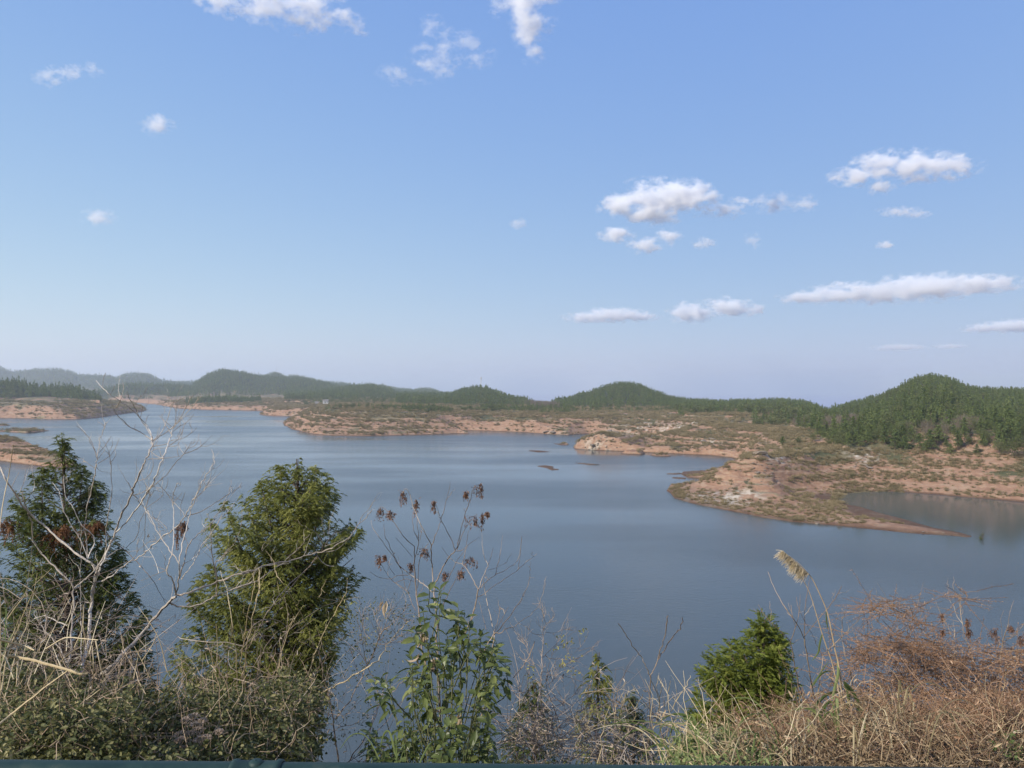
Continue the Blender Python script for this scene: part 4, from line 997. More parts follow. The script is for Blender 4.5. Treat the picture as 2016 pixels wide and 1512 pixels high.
LC = [  # pale thin stems in front of the second cypress
 (T(5, [(200, 1600), (230, 1400), (260, 1200), (310, 950), (350, 720), (350, 590)]), 3.4, 1.3), (T(5, [(165, 1600), (150, 1280), (100, 950), (80, 800), (20, 620)]), 2.6, 1), (T(5, [(190, 1400), (210, 1290), (260, 950), (310, 740), (290, 640)]), 2.2, 1), (T(5, [(480, 1700), (500, 1500), (560, 1250), (640, 1000)]), 2.4, 1.2),
 (T(5, [(800, 1400), (850, 1255), (950, 1050), (1040, 890), (1090, 790), (1100, 680)]), 2.8, 1), (T(5, [(1050, 870), (1120, 855), (1210, 840)]), 1.6, .8), (T(5, [(1040, 880), (920, 860), (840, 840)]), 1.5, .8), (T(5, [(1040, 910), (1070, 940), (1120, 950)]), 1.6, .9), (T(5, [(1050, 870), (1040, 820), (1010, 800)]), 1.2, .7),
 (T(5, [(820, 1250), (760, 1110), (680, 940), (560, 740), (480, 620)]), 2.6, 1.1), (T(5, [(715, 1155), (640, 1000), (560, 870), (460, 750)]), 2, .9), (T(5, [(590, 1180), (700, 1110), (845, 1010)]), 1.5, .8), (T(5, [(330, 1180), (370, 1300), (410, 1480)]), 2, 1.4),
 (T(6, [(-700, 1190), (-400, 1130), (-160, 1060), (0, 995), (200, 880), (370, 790), (550, 690), (660, 590), (740, 470), (830, 350), (930, 270)]), 5, 1.6),
]
LD = [  # slender twiggy saplings before the water
 (T(6, [(270, 1140), (400, 960), (540, 690), (600, 560), (650, 430), (680, 370), (800, 270), (920, 130)]), 3.4, 1.5), (T(6, [(680, 375), (640, 300), (610, 200), (650, 150), (690, 100)]), 1.6, .9), (T(6, [(305, 1560), (260, 1250), (240, 1050), (180, 820), (130, 560), (60, 490)]), 4, 2), (T(6, [(370, 1540), (560, 1240), (640, 1050), (720, 930), (820, 850), (930, 700)]), 3, 1.3),
 (T(6, [(530, 1560), (590, 1150), (640, 1020), (690, 880), (700, 830)]), 2.8, 1.2), (T(6, [(0, 1430), (150, 1340), (290, 1210), (430, 1180), (520, 1120), (580, 1030)]), 2.2, 1), (T(6, [(660, 830), (580, 740), (540, 640), (480, 560), (420, 500), (380, 470)]), 2, .9), (T(6, [(540, 680), (520, 540), (500, 430), (510, 250), (520, 170)]), 1.6, .8), (T(6, [(580, 440), (530, 380), (510, 270), (480, 180)]), 1.6, .8),
 (T(6, [(260, 1040), (330, 940), (400, 830)]), 1.3, .8), (T(6, [(360, 1110), (430, 1020), (475, 940)]), 1.2, .7), (T(6, [(110, 1520), (150, 1330), (200, 1150), (230, 880)]), 2, 1), (T(6, [(480, 770), (430, 620), (400, 500)]), 1.3, .7), (T(6, [(600, 470), (700, 480), (830, 410), (900, 380)]), 1.6, .8), (T(6, [(600, 560), (700, 330), (740, 220), (840, 250), (900, 280)]), 1.4, .8), (T(6, [(140, 640), (200, 560), (330, 430), (490, 310)]), 1.4, .8),
]
LE = [  # reddish tree with hanging dry seed clusters
 (T(7, [(620, 2100), (600, 1700), (590, 1400), (585, 1200), (570, 1080), (565, 950), (548, 790), (545, 600)]), 5.5, 2.6), (T(7, [(545, 600), (500, 520), (450, 420), (400, 300), (370, 200), (345, 145), (320, 140), (305, 170)]), 2.4, .9), (T(7, [(548, 600), (590, 490), (620, 400), (660, 260), (685, 160), (700, 80)]), 2, .6),
 (T(7, [(560, 930), (595, 880), (640, 780), (690, 700), (740, 650)]), 3.4, 2.6), (T(7, [(740, 650), (715, 570), (670, 480), (620, 380), (590, 290), (575, 240)]), 2.2, .9), (T(7, [(745, 645), (770, 560), (820, 350), (860, 240), (880, 160), (905, 120)]), 2, .8), (T(7, [(755, 640), (800, 510), (840, 440), (880, 380)]), 2, .9), (T(7, [(750, 650), (800, 640), (860, 590), (940, 535)]), 1.9, .8),
 (T(7, [(470, 1500), (440, 1150), (415, 980), (405, 760), (402, 610)]), 4.6, 2.2), (T(7, [(402, 610), (340, 560), (280, 480), (200, 360), (165, 305), (130, 285), (112, 292)]), 1.9, .8), (T(7, [(410, 700), (440, 570), (430, 450), (420, 330)]), 1.9, .9), (T(7, [(440, 570), (400, 480), (388, 400), (390, 330)]), 1.7, .8), (T(7, [(450, 560), (460, 500), (455, 440)]), 1.3, .7), (T(7, [(385, 695), (320, 620), (250, 540)]), 1.3, .8),
 (T(7, [(550, 990), (490, 930), (430, 890), (300, 790), (230, 700), (130, 560), (60, 460), (45, 390)]), 2.6, .9), (T(7, [(290, 790), (240, 700), (200, 610), (160, 520), (150, 430)]), 2.2, .9), (T(7, [(350, 850), (270, 850), (200, 880), (100, 860), (35, 820)]), 1.9, .8), (T(7, [(410, 1140), (370, 1050), (340, 980), (230, 900), (170, 830), (120, 740)]), 2.2, 1), (T(7, [(240, 850), (190, 770), (150, 690)]), 1.3, .7), (T(7, [(250, 910), (330, 880), (400, 900)]), 1.6, .9), (T(7, [(330, 960), (310, 860), (305, 810)]), 1.4, .8), (T(7, [(345, 980), (380, 880), (400, 860)]), 1.3, .7), (T(7, [(430, 1010), (470, 960), (480, 890)]), 1.4, .7),
 (T(7, [(430, 950), (440, 760), (470, 660), (515, 590)]), 1.9, .9), (T(7, [(630, 1120), (680, 1010), (740, 890), (800, 780)]), 1.9, .9), (T(7, [(640, 970), (690, 870), (750, 740), (800, 670), (850, 610)]), 1.7, .8), (T(7, [(780, 1410), (830, 1310), (870, 1220), (910, 1080), (930, 970)]), 4.2, 3), (T(7, [(930, 970), (890, 890), (850, 820), (800, 760), (740, 740), (690, 700), (630, 620)]), 2.4, .8), (T(7, [(800, 760), (820, 680), (835, 580), (850, 480)]), 2.2, 1),
 (T(7, [(935, 965), (970, 860), (1010, 770), (980, 700), (965, 600), (960, 440)]), 2.4, .9), (T(7, [(1010, 770), (1035, 700), (1055, 620)]), 1.5, .7), (T(7, [(940, 960), (1000, 900), (1070, 850), (1180, 790), (1250, 730), (1280, 640), (1290, 530)]), 2.4, .9), (T(7, [(1070, 850), (1110, 690), (1130, 520)]), 1.8, .8), (T(7, [(935, 1030), (1080, 930), (1260, 800), (1340, 730), (1415, 672)]), 2.4, 1), (T(7, [(1260, 800), (1275, 700), (1290, 530)]), 1.7, .9), (T(7, [(1010, 890), (990, 840)]), 1.2, .7), (T(7, [(1010, 810), (1090, 780), (1170, 740)]), 1.1, .6),
]
LF = [  # low thin stems right of the seed tree
 (T(7, [(1040, 1500), (1060, 1330), (1020, 1150), (990, 1000), (970, 880)]), 2.4, 1), (T(7, [(1060, 1340), (1200, 1180), (1300, 1020), (1350, 900), (1360, 790)]), 2.4, .8), (T(7, [(1070, 1335), (1160, 1300), (1250, 1250), (1390, 1150), (1460, 1020), (1490, 880)]), 2.4, .8), (T(7, [(1060, 1320), (1090, 1230), (1110, 1120)]), 1.4, .8), (T(7, [(1060, 1330), (1130, 1200), (1180, 1110)]), 1.4, .7), (T(7, [(995, 1300), (960, 1150), (935, 1060)]), 1.3, .7),
 (T(8, [(-40, 700), (30, 610), (100, 500), (150, 370)]), 3, 1.8), (T(7, [(1000, 1900), (980, 1500), (1060, 1330)]), 2.6, 2.2),
]
LG = [  # yellow-leaved twiggy sapling
 (T(8, [(150, 1600), (165, 1300), (175, 1000), (200, 750), (215, 550), (225, 300), (225, 268)]), 4.6, 1.4), (T(8, [(225, 268), (250, 220), (290, 190), (330, 128)]), 1.3, .7), (T(8, [(250, 220), (230, 160), (220, 100)]), 1.2, .6), (T(8, [(222, 316), (150, 310), (105, 275), (102, 225)]), 1.3, .7), (T(8, [(205, 700), (150, 600), (110, 530), (70, 410), (0, 340)]), 1.8, .9), (T(8, [(215, 520), (300, 440), (360, 370), (400, 260), (415, 205)]), 1.8, .8),
 (T(8, [(240, 500), (300, 530), (380, 530), (460, 540), (540, 525), (600, 480), (660, 440), (715, 370)]), 1.6, .8), (T(8, [(300, 500), (330, 420), (400, 410), (440, 450), (470, 520)]), 1.3, .8), (T(8, [(210, 650), (300, 640), (400, 590), (500, 560)]), 1.3, .7), (T(8, [(200, 800), (330, 710), (370, 620), (440, 570)]), 1.4, .7), (T(8, [(180, 1050), (350, 950), (470, 880), (560, 800)]), 2, 1), (T(8, [(240, 290), (330, 300), (400, 270), (490, 272)]), 1.1, .6), (T(8, [(500, 480), (560, 420), (600, 370)]), 1.1, .6), (T(8, [(540, 460), (640, 430), (655, 425)]), 1.1, .6), (T(8, [(170, 1080), (60, 900), (0, 780)]), 1.6, .8), (T(8, [(260, 660), (360, 700), (405, 740)]), 1.1, .6),
]
LH = [  # forked bare saplings
 (T(8, [(1205, 1600), (1195, 1400), (1185, 1200), (1178, 950), (1185, 690)]), 3.6, 2.6), (T(8, [(1185, 690), (1150, 610), (1110, 530), (1070, 470), (1010, 390), (960, 310), (900, 220)]), 2.4, 1.8), (T(8, [(1187, 690), (1230, 590), (1260, 500), (1295, 400), (1320, 290), (1340, 145)]), 2.4, 1.8), (T(8, [(1250, 540), (1300, 460), (1400, 320), (1450, 250), (1480, 165)]), 2.2, 1.6),
]
LI = [
 (T(8, [(1060, 1600), (1120, 1420), (1190, 1220), (1240, 1080), (1350, 1010), (1440, 870), (1500, 770), (1545, 680)]), 3, 1.3), (T(8, [(1240, 1080), (1265, 900), (1240, 800), (1255, 680)]), 2, 1), (T(8, [(1190, 720), (1250, 860), (1270, 1000), (1250, 1060)]), 1.6, 1.6), (T(8, [(1265, 880), (1290, 760)]), 1.3, .8), (T(8, [(1240, 1070), (1180, 980), (1130, 920), (1060, 820), (1015, 755)]), 2, 1), (T(8, [(1345, 1000), (1340, 850), (1365, 725)]), 1.7, .9), (T(8, [(1310, 1030), (1310, 900)]), 1.4, 1), (T(8, [(1160, 1600), (1250, 1400), (1350, 1150), (1420, 950)]), 1.8, .8),
 (T(8, [(850, 1600), (880, 1380), (1010, 1130), (1060, 960), (1115, 840)]), 2.2, 1), (T(8, [(870, 1500), (890, 1300), (920, 1000), (965, 825)]), 2, .9), (T(8, [(560, 850), (600, 830), (740, 820), (850, 830), (920, 800), (970, 730)]), 1.8, .8), (T(8, [(860, 1090), (820, 1040), (900, 1015), (1000, 1020), (1100, 990)]), 1.7, .9), (T(8, [(320, 1265), (450, 1240), (600, 1190), (760, 1080), (860, 1090)]), 1.7, .9), (T(8, [(700, 1500), (640, 1200), (600, 940)]), 2, 1.2), (T(8, [(800, 1500), (740, 1330), (560, 1180)]), 1.6, .9),
]
LJ = [  # bare saplings by the silver grass
 (T(9, [(745, 1700), (730, 1480), (700, 1280), (660, 1050), (635, 870)]), 4, 2.8), (T(9, [(635, 870), (560, 730), (500, 650), (440, 560), (370, 430), (318, 290)]), 2.4, 1.2), (T(9, [(635, 860), (640, 640), (660, 480), (685, 340)]), 1.8, 1), (T(9, [(640, 850), (720, 750), (830, 620), (900, 530), (960, 420)]), 2, 1.4), (T(9, [(645, 740), (580, 590), (565, 510)]), 1.5, .9), (T(9, [(530, 680), (518, 580)]), 1.4, .9),
 (T(9, [(640, 1600), (625, 1430), (590, 1280), (550, 1100), (515, 910)]), 3.2, 2.2), (T(9, [(515, 910), (470, 850), (350, 740), (280, 660), (235, 580)]), 1.9, 1), (T(9, [(515, 900), (560, 770), (590, 640), (600, 490)]), 1.7, .9), (T(9, [(530, 930), (570, 890), (620, 870)]), .9, .6), (T(9, [(605, 1400), (530, 1210), (450, 1080), (405, 960)]), 1.9, .9), (T(9, [(530, 1200), (600, 1150), (645, 1110)]), 1.1, .7), (T(9, [(480, 1270), (430, 1180), (385, 1110)]), 1.1, .7),
 (T(9, [(740, 1500), (760, 1300), (790, 1100), (800, 1015)]), 2.4, 1.8), (T(9, [(800, 1010), (860, 960), (940, 880), (1000, 820), (1080, 740), (1140, 670)]), 2.4, 1.1), (T(9, [(790, 1020), (740, 920), (700, 830), (640, 730)]), 1.4, .7), (T(9, [(1070, 1400), (1040, 1200), (1010, 1080), (970, 900), (965, 760), (990, 630)]), 2.6, 1.4), (T(9, [(960, 860), (900, 800), (820, 770), (740, 750)]), 1.1, .6), (T(9, [(980, 850), (1080, 780)]), 1.2, .7), (T(9, [(955, 720), (890, 680), (845, 650)]), 1.0, .6), (T(9, [(1000, 1000), (1010, 950)]), .9, .6),
]
LK = [  # red-brown bush, main limbs
 (T(10, [(820, 1700), (870, 1350), (910, 1130), (1000, 1010), (1080, 900), (1150, 790), (1200, 690), (1240, 625), (1325, 600)]), 7, 2.4), (T(10, [(880, 1250), (870, 1060), (830, 930), (790, 760), (765, 600), (760, 400)]), 3.2, 1.4), (T(10, [(890, 1040), (930, 880), (970, 800), (1070, 660), (1190, 580), (1325, 560)]), 3, 1.6), (T(10, [(940, 750), (910, 640), (880, 560), (850, 450), (830, 380), (805, 200), (795, 130)]), 2.4, 1.3), (T(10, [(800, 275), (700, 240), (550, 210)]), 1.3, .8), (T(10, [(820, 170), (900, 160), (960, 140)]), 1.3, .8), (T(10, [(800, 340), (700, 310)]), 1.1, .7), (T(10, [(800, 130), (760, 90), (690, 50)]), 1.6, .8), (T(10, [(830, 115), (890, 100), (960, 100)]), 1.1, .7),
 (T(10, [(1110, 790), (1140, 560), (1165, 450), (1195, 365)]), 2.6, 1.6), (T(10, [(1175, 470), (1230, 460), (1270, 420), (1325, 350)]), 1.8, 1.2), (T(10, [(780, 620), (650, 560), (560, 470), (480, 380), (410, 300), (300, 220), (220, 180), (130, 178)]), 2.6, 1.4), (T(10, [(430, 330), (425, 260), (400, 205)]), 2, 1.2), (T(10, [(290, 440), (240, 380), (190, 330)]), 1.8, 1.4), (T(10, [(1140, 530), (1100, 470), (1050, 410)]), 1.6, 1), (T(10, [(740, 440), (700, 360), (665, 285)]), 1.7, 1), (T(10, [(900, 510), (870, 430), (860, 340)]), 1.4, .9), (T(10, [(300, 540), (305, 400), (300, 290)]), 1.5, .9),
 (T(10, [(560, 1300), (520, 1050), (450, 880), (350, 780), (200, 600), (150, 470)]), 3, 1.4), (T(10, [(600, 1500), (640, 1100), (600, 900), (640, 760), (740, 700)]), 2.6, 1.2), (T(10, [(1130, 1320), (1180, 1180), (1230, 1080), (1170, 960)]), 2, 1), (T(10, [(860, 1200), (780, 950), (700, 780), (590, 600)]), 2.4, 1.1), (T(10, [(450, 880), (300, 860), (120, 700), (30, 560)]), 1.8, 1), (T(10, [(520, 1050), (380, 1020), (250, 980), (100, 990)]), 1.8, 1),
]

# leaf with a mid fold: 6 vertices, two quads
def leaves6(mb, pos, dv, nrm, Ln, Wd, t, fold=.25, curl=.0):
    n = len(pos)
    if n == 0: return
    side = unit(np.cross(dv, nrm)); up = np.cross(side, dv)
    Lc = np.broadcast_to(np.asarray(Ln, float), (n,))[:, None]; W = np.broadcast_to(np.asarray(Wd, float), (n,))[:, None] * .5
    tip = pos + dv * Lc - up * Lc * curl; m1 = pos + dv * Lc * .34; m2 = pos + dv * Lc * .72 - up * Lc * curl * .4
    v = np.stack([pos, m1 + side * W + up * W * fold, m2 + side * W * .8 + up * W * fold, tip, m2 - side * W * .8 + up * W * fold, m1 - side * W + up * W * fold, m1 * .45 + m2 * .55], 1)
    b = np.arange(n)[:, None] * 7
    f4 = np.concatenate([b + np.array([[0, 1, 2, 6]]), b + np.array([[6, 2, 3, 3]])[:, :4], ]) if False else np.concatenate([b + np.array([[0, 1, 2, 6]]), b + np.array([[0, 6, 4, 5]])])
    f3 = np.concatenate([b + np.array([[6, 2, 3]]), b + np.array([[6, 3, 4]])])
    mb.add(v.reshape(-1, 3), f4, f3, t=np.repeat(np.broadcast_to(np.asarray(t, float), (n,)), 7))

def fronds(mb, pos, dv, Lr, r, t, leaf=.055, nl=10, droop=.85, width=.0115):
    """flat drooping conifer sprays: pos,dv (n,3); Lr (n,)"""
    n = len(pos); u = (np.arange(nl) + .5) / nl
    side = unit(np.cross(dv, np.array([0, 0, 1.]) + r.normal(0, .5, (n, 3))))
    P_ = pos[:, None] + dv[:, None] * (Lr[:, None] * u)[..., None]
    P_[..., 2] -= (droop * Lr[:, None] * u ** 2)
    tang = dv[:, None] + np.array([0, 0, -1.]) * (2 * droop * u)[None, :, None]; tang = unit(tang)
    for sgn in (-1, 1):
        d = unit(tang * .95 + sgn * side[:, None] * .45 + np.array([0, 0, -.35]) + r.normal(0, .16, P_.shape))
        ll = leaf * (1.15 - .65 * u)[None, :] * (.75 + .5 * r.random((n, nl)))
        nn = unit(np.cross(tang, side[:, None]) + r.normal(0, .45, P_.shape))
        mb.leaves(P_.reshape(-1, 3), d.reshape(-1, 3), nn.reshape(-1, 3), ll.ravel(), width, np.clip(np.repeat(t, nl) + r.normal(0, .07, n * nl), 0, 1), fold=.1)
    d = tang[:, -1]
    mb.leaves(P_[:, -1], d, unit(r.normal(size=d.shape)), leaf * 1.1, width, t)

def fcypress(name, axis, d, base_py, env, nb, label, seed, mat, leaf=.044, frond=.25, per_m=34, leaders=(), brown=(), droop=.8):
    """env: [(py, xl, xr)]; axis: trunk x pixel at (top, bottom)"""
    r = np.random.default_rng(seed); env = np.array(env, float)
    top_py = env[0, 0]; ptop = P(axis[0], top_py, d); pb = P(axis[1], base_py, d); pb[2] = min(pb[2], float(bank_z(pb[0], d)) + .0)
    root = pb.copy(); root[2] = float(bank_z(pb[0], d))
    t = empty(name, root); tag(t, label, 'conifer tree')
    tr = MB(); H = ptop[2] - root[2]
    zz = np.linspace(0, 1, 14); ax = root[None] + (ptop - root)[None] * zz[:, None]; ax[:, :2] += r.normal(0, .02, (14, 2))
    tr.tube(ax - root, np.linspace(.085, .008, 14) * (H / 7), 8, .4)
    pm = d / F; br = MB(); cr = MB(); tubes = 0
    tops = [(axis[0], top_py)] + list(leaders)
    P0, D0, L0, T0 = [], [], [], []
    for i in range(nb):
        u = r.random() ** .9; py = top_py + (base_py - top_py) * u
        xl = np.interp(py, env[:, 0], env[:, 1]); xr = np.interp(py, env[:, 0], env[:, 2]); xa = np.interp(py, [top_py, base_py], axis)
        a = r.random() * 6.283; c, s_ = math.cos(a), math.sin(a)
        RR = max(3, (xr - xa)) if c > 0 else max(3, (xa - xl)); RM = .5 * (abs(xr - xa) + abs(xa - xl))
        Rr = (abs(c) * RR + (1 - abs(c)) * RM * .85) * pm
        Rr *= .74 + .44 * r.random() + .24 * math.sin(py / 19. + 2 * a + seed)
        z = EYE - (py - YH) * pm; x = (xa - 1008) * pm
        o = np.array([x, d, z - Rr * .70]); e = np.array([x + c * Rr, d + s_ * Rr, z + Rr * .10])
        k = 8; uu = np.linspace(0, 1, k)[:, None]; pts = o * (1 - uu) + e * uu; pts[:, 2] -= .10 * Rr * np.sin(uu[:, 0] * 3.1); pts += r.normal(0, .012, pts.shape)
        br.tube(pts[:6] - root, np.linspace(.012, .004, 6) * (Rr ** .5) * 1.1, 4, .4)
        m = max(4, int(per_m * Rr * (.8 + .4 * r.random()))); tb = r.normal(.5, .17)
        us = .18 + .82 * r.random(m) ** .75
        pi = np.array([np.interp(us, uu[:, 0], pts[:, q]) for q in range(3)]).T
        dirb = unit(e - o); lat = np.cross(dirb, [0, 0, 1]); lat /= np.linalg.norm(lat) + 1e-6
        dd = unit(dirb * .7 + lat * r.normal(0, .75, (m, 1)) + np.stack([np.zeros(m), np.zeros(m), r.normal(.10, .35, m) + .35 * (us > .85)], -1))
        P0.append(pi - root + r.normal(0, .02, pi.shape)); D0.append(dd); L0.append(frond * (.6 + .7 * r.random(m)) * (1.1 - .45 * us)); T0.append(np.clip(np.full(m, tb) + r.normal(0, .08, m), 0, 1))
    for (lx, ly) in tops:            # feathery upright leaders
        m = 55; q = r.random(m) ** 1.0; base = P(lx, ly, d + (0 if (lx, ly) == tops[0] else r.normal(0, .25))) ; hh = .75
        xa = np.interp(ly + hh / pm, [top_py, base_py], axis)
        bot = np.array([(.55 * lx + .45 * xa - 1008) * pm, base[1] * .6 + d * .4, base[2] - hh])
        tr.tube(np.array([bot, (bot + base) / 2, base]) - root, [.012, .007, .002], 4, .4)
        pi = base * (1 - q[:, None]) + bot * q[:, None]
        a = r.random(m) * 6.28; dd = unit(np.stack([np.cos(a), np.sin(a), .75 + 0 * a], -1))
        P0.append(pi - root); D0.append(dd); L0.append(.05 + .17 * q); T0.append(np.clip(r.normal(.55, .12, m), 0, 1))
    P0, D0, L0, T0 = map(np.concatenate, (P0, D0, L0, T0))
    # no frond may reach outside the crown's envelope by much
    wp = P0 + D0 * L0[:, None] * .8 + root; ppx = 1008 + wp[:, 0] / wp[:, 1] * F; ppy = YH + (EYE - wp[:, 2]) / wp[:, 1] * F
    ok = (ppx > np.interp(ppy, env[:, 0], env[:, 1]) - 5 - 14 * r.random(len(ppx))) & (ppx < np.interp(ppy, env[:, 0], env[:, 2]) + 5 + 14 * r.random(len(ppx)))
    P0, D0, L0, T0 = P0[ok], D0[ok], L0[ok], T0[ok]
    fronds(cr, P0, D0, L0, r, T0, leaf=leaf, droop=droop)
    tr.build('trunk', M_TRUNK, t); br.build('limbs', M_TRUNK, t); cr.build('crown', mat, t)
    for (bx, by, rad) in brown:
        mb = MB(); m = 45; c = P(bx, by, d - .9 * .5)
        pi = c + r.normal(0, .5, (m, 3)) * np.array([rad, rad * .6, rad * .6]) * pm - root
        fronds(mb, pi, unit(r.normal(0, 1, (m, 3)) * [1, 1, .4] + [0, 0, -.2]), .12 + .1 * r.random(m), r, np.clip(r.normal(.5, .2, m), 0, 1), leaf=.05)
        o = mb.build('dry_spray', M_RUST, t); o['label'] = 'rusty brown dead spray'
    return t

M_CYP = foliage_mat('cypress_dark', (.030, .046, .015), (.090, .108, .032), (.21, .22, .07), transl=.32)
M_CYP2 = foliage_mat('cypress_olive', (.050, .062, .016), (.165, .175, .045), (.36, .35, .11), transl=.36)
M_CYP3 = foliage_mat('cypress_fresh', (.050, .066, .012), (.150, .180, .034), (.29, .31, .075), transl=.4)
M_RUST = foliage_mat('rusty_spray', (.07, .035, .018), (.16, .075, .038), (.26, .14, .07), transl=.25)
M_SEED = foliage_mat('dry_seed', (.07, .038, .026), (.19, .105, .070), (.34, .215, .145), transl=.2)
M_LEAFY = foliage_mat('undergrowth_leaf', (.018, .025, .010), (.064, .075, .025), (.30, .265, .12), transl=.2, rough=.55, spec=.18)
M_GLOSS = foliage_mat('glossy_leaf', (.030, .042, .014), (.090, .115, .032), (.25, .27, .095), transl=.3, rough=.4, spec=.28)
M_REDB = foliage_mat('red_brown_spray', (.13, .072, .042), (.32, .19, .115), (.52, .36, .24), transl=.25)
M_DRY = foliage_mat('dry_tangle', (.075, .048, .028), (.21, .145, .085), (.46, .35, .22), transl=.2)
M_BLADE = foliage_mat('grass_blade', (.06, .085, .025), (.13, .17, .06), (.24, .27, .11), transl=.3)
M_PLUME = foliage_mat('grass_plume', (.46, .36, .24), (.68, .56, .40), (.85, .75, .58), transl=.45)
M_TANLEAF = foliage_mat('withered_leaf', (.20, .13, .08), (.36, .27, .18), (.55, .45, .33), transl=.3)
M_YEL = foliage_mat('yellowing_leaf', (.16, .14, .04), (.30, .27, .09), (.46, .42, .18), transl=.35)
M_PUFF = foliage_mat('dried_flower', (.26, .18, .14), (.42, .32, .26), (.60, .50, .42), transl=.25)

fcypress('cypress_tree', (127, 150), 10.5, 1600, [(866, 122, 132), (900, 108, 140), (925, 72, 178), (950, 50, 196), (985, 30, 205), (1020, 14, 216), (1100, -25, 240), (1160, -60, 262), (1220, -90, 292), (1300, -110, 292), (1420, -120, 300), (1580, -130, 330)], 560,
         'tall dark green cypress with a spire top behind the pale bare tree', 31, M_CYP, leaders=((82, 918), (165, 922), (190, 955)), droop=.55, brown=((18, 1030, 15), (128, 1042, 17), (108, 1050, 13), (188, 1032, 10)))
fcypress('cypress_tree', (588, 560), 10.0, 1620, [(903, 560, 612), (925, 532, 640), (965, 500, 662), (985, 430, 660), (1010, 418, 645), (1025, 414, 700), (1055, 416, 712), (1080, 426, 664), (1100, 415, 645), (1112, 408, 712), (1145, 385, 700), (1200, 370, 675), (1240, 362, 672), (1290, 345, 650), (1340, 330, 640), (1420, 310, 620), (1520, 300, 610), (1640, 280, 620)], 640,
         'broad olive green cypress with several tops left of the seed tree', 47, M_CYP2, droop=.6, leaders=((551, 918), (622, 925), (478, 985), (440, 990), (645, 952), (690, 1020), (700, 1112), (512, 945)))
fcypress('cypress_tree', (1505, 1480), 8.5, 1560, [(1218, 1490, 1518), (1245, 1474, 1530), (1256, 1415, 1536), (1285, 1398, 1546), (1320, 1378, 1555), (1370, 1362, 1560), (1420, 1364, 1556), (1500, 1350, 1560), (1580, 1350, 1560)], 460,
         'bright green young cypress with two tops beside the silver grass', 53, M_CYP3, leaders=((1432, 1252), (1410, 1290), (1535, 1280), (1494, 1240), (1518, 1250), (1455, 1275)), droop=.38, per_m=28, frond=.22, leaf=.045)
fcypress('cypress_tree', (1176, 1178), 9.0, 1580, [(1284, 1172, 1180), (1310, 1162, 1190), (1340, 1150, 1202), (1370, 1145, 1212), (1420, 1140, 1220), (1500, 1120, 1235), (1600, 1100, 1250)], 90,
         'small slim cypress with a pointed brownish top before the open water', 59, M_CYP2, per_m=22, frond=.18, leaf=.04)
fcypress('cypress_tree', (1050, 1050), 9.5, 1640, [(1345, 1044, 1056), (1390, 1018, 1078), (1440, 990, 1105), (1500, 975, 1120), (1650, 960, 1135)], 170, 'low dark cypress at the foot of the yellow-leaved sapling', 61, M_CYP, per_m=18)
fcypress('cypress_tree', (1245, 1250), 9.5, 1640, [(1372, 1240, 1250), (1410, 1222, 1268), (1450, 1205, 1290), (1500, 1190, 1305), (1650, 1170, 1320)], 170, 'low dark cypress behind the forked bare sapling', 67, M_CYP, per_m=18)

ROOTS = {}
def tp(*a, **k):
    t, root, r = traced_plant(*a, **k); return t, root, r
tp('bare_tree', (160, 1500), 6.6, LA, M_PALE, 'pale barked leafless tree with many spreading twigs before the dark cypress', 'bare tree', 71, twig_rate=.8, twig_len=.24)
tp('bare_tree', (300, 1520), 6.2, LB, M_PALE, 'leaning grey leafless tree with a long branch reaching right across the olive cypress', 'bare tree', 73, twig_rate=.9, twig_len=.22)
tp('bare_shrub', (500, 1520), 5.6, LC, M_REED, 'thin pale upright stems standing in front of the olive cypress', 'bare shrub', 75, twig_rate=.5, twig_len=.2)
tS, rS, _ = tp('bare_shrub', (700, 1530), 6.0, LD, M_PALE2, 'slender twiggy saplings with tiny curled leaves between the olive cypress and the broadleaf shrub', 'bare shrub', 77, twig_rate=2.6, twig_len=.24)
tE, rE, _ = tp('seed_tree', (860, 1520), 5.6, LE, M_PALE2, 'leafless tree with drooping rusty seed clusters rising above the broadleaf shrub', 'bare tree', 79, twig_rate=.35, twig_len=.16)
tp('bare_shrub', (960, 1540), 5.3, LF, M_TANB, 'low fan of thin tan stems curving right of the seed tree', 'bare shrub', 81, twig_rate=.6, twig_len=.14)
tG, rG, _ = tp('bare_shrub', (1055, 1560), 6.2, LG, M_PALE2, 'leafless twiggy sapling with a few yellow leaves before the water', 'bare shrub', 83, twig_rate=2.8, twig_len=.22)
tp('forked_sapling', (1283, 1560), 5.0, LH, M_TANB, 'reddish forked leafless sapling standing alone against the water', 'sapling', 85, twig_rate=.0)
tp('bare_shrub', (1270, 1560), 5.2, LI, M_REED, 'tangle of pale bare stems around the foot of the forked sapling', 'bare shrub', 87, twig_rate=.7, twig_len=.2)
tp('bare_shrub', (1600, 1560), 6.0, LJ, M_TANB, 'thin leafless stems rising beside the silver grass plume', 'bare shrub', 89, twig_rate=.35, twig_len=.14)
tK, rK, _ = tp('red_brown_bush', (1905, 1560), 6.4, LK, M_TANB, 'large red-brown dried bush in the right corner', 'bush', 91, twig_rate=1.2, twig_len=.25)

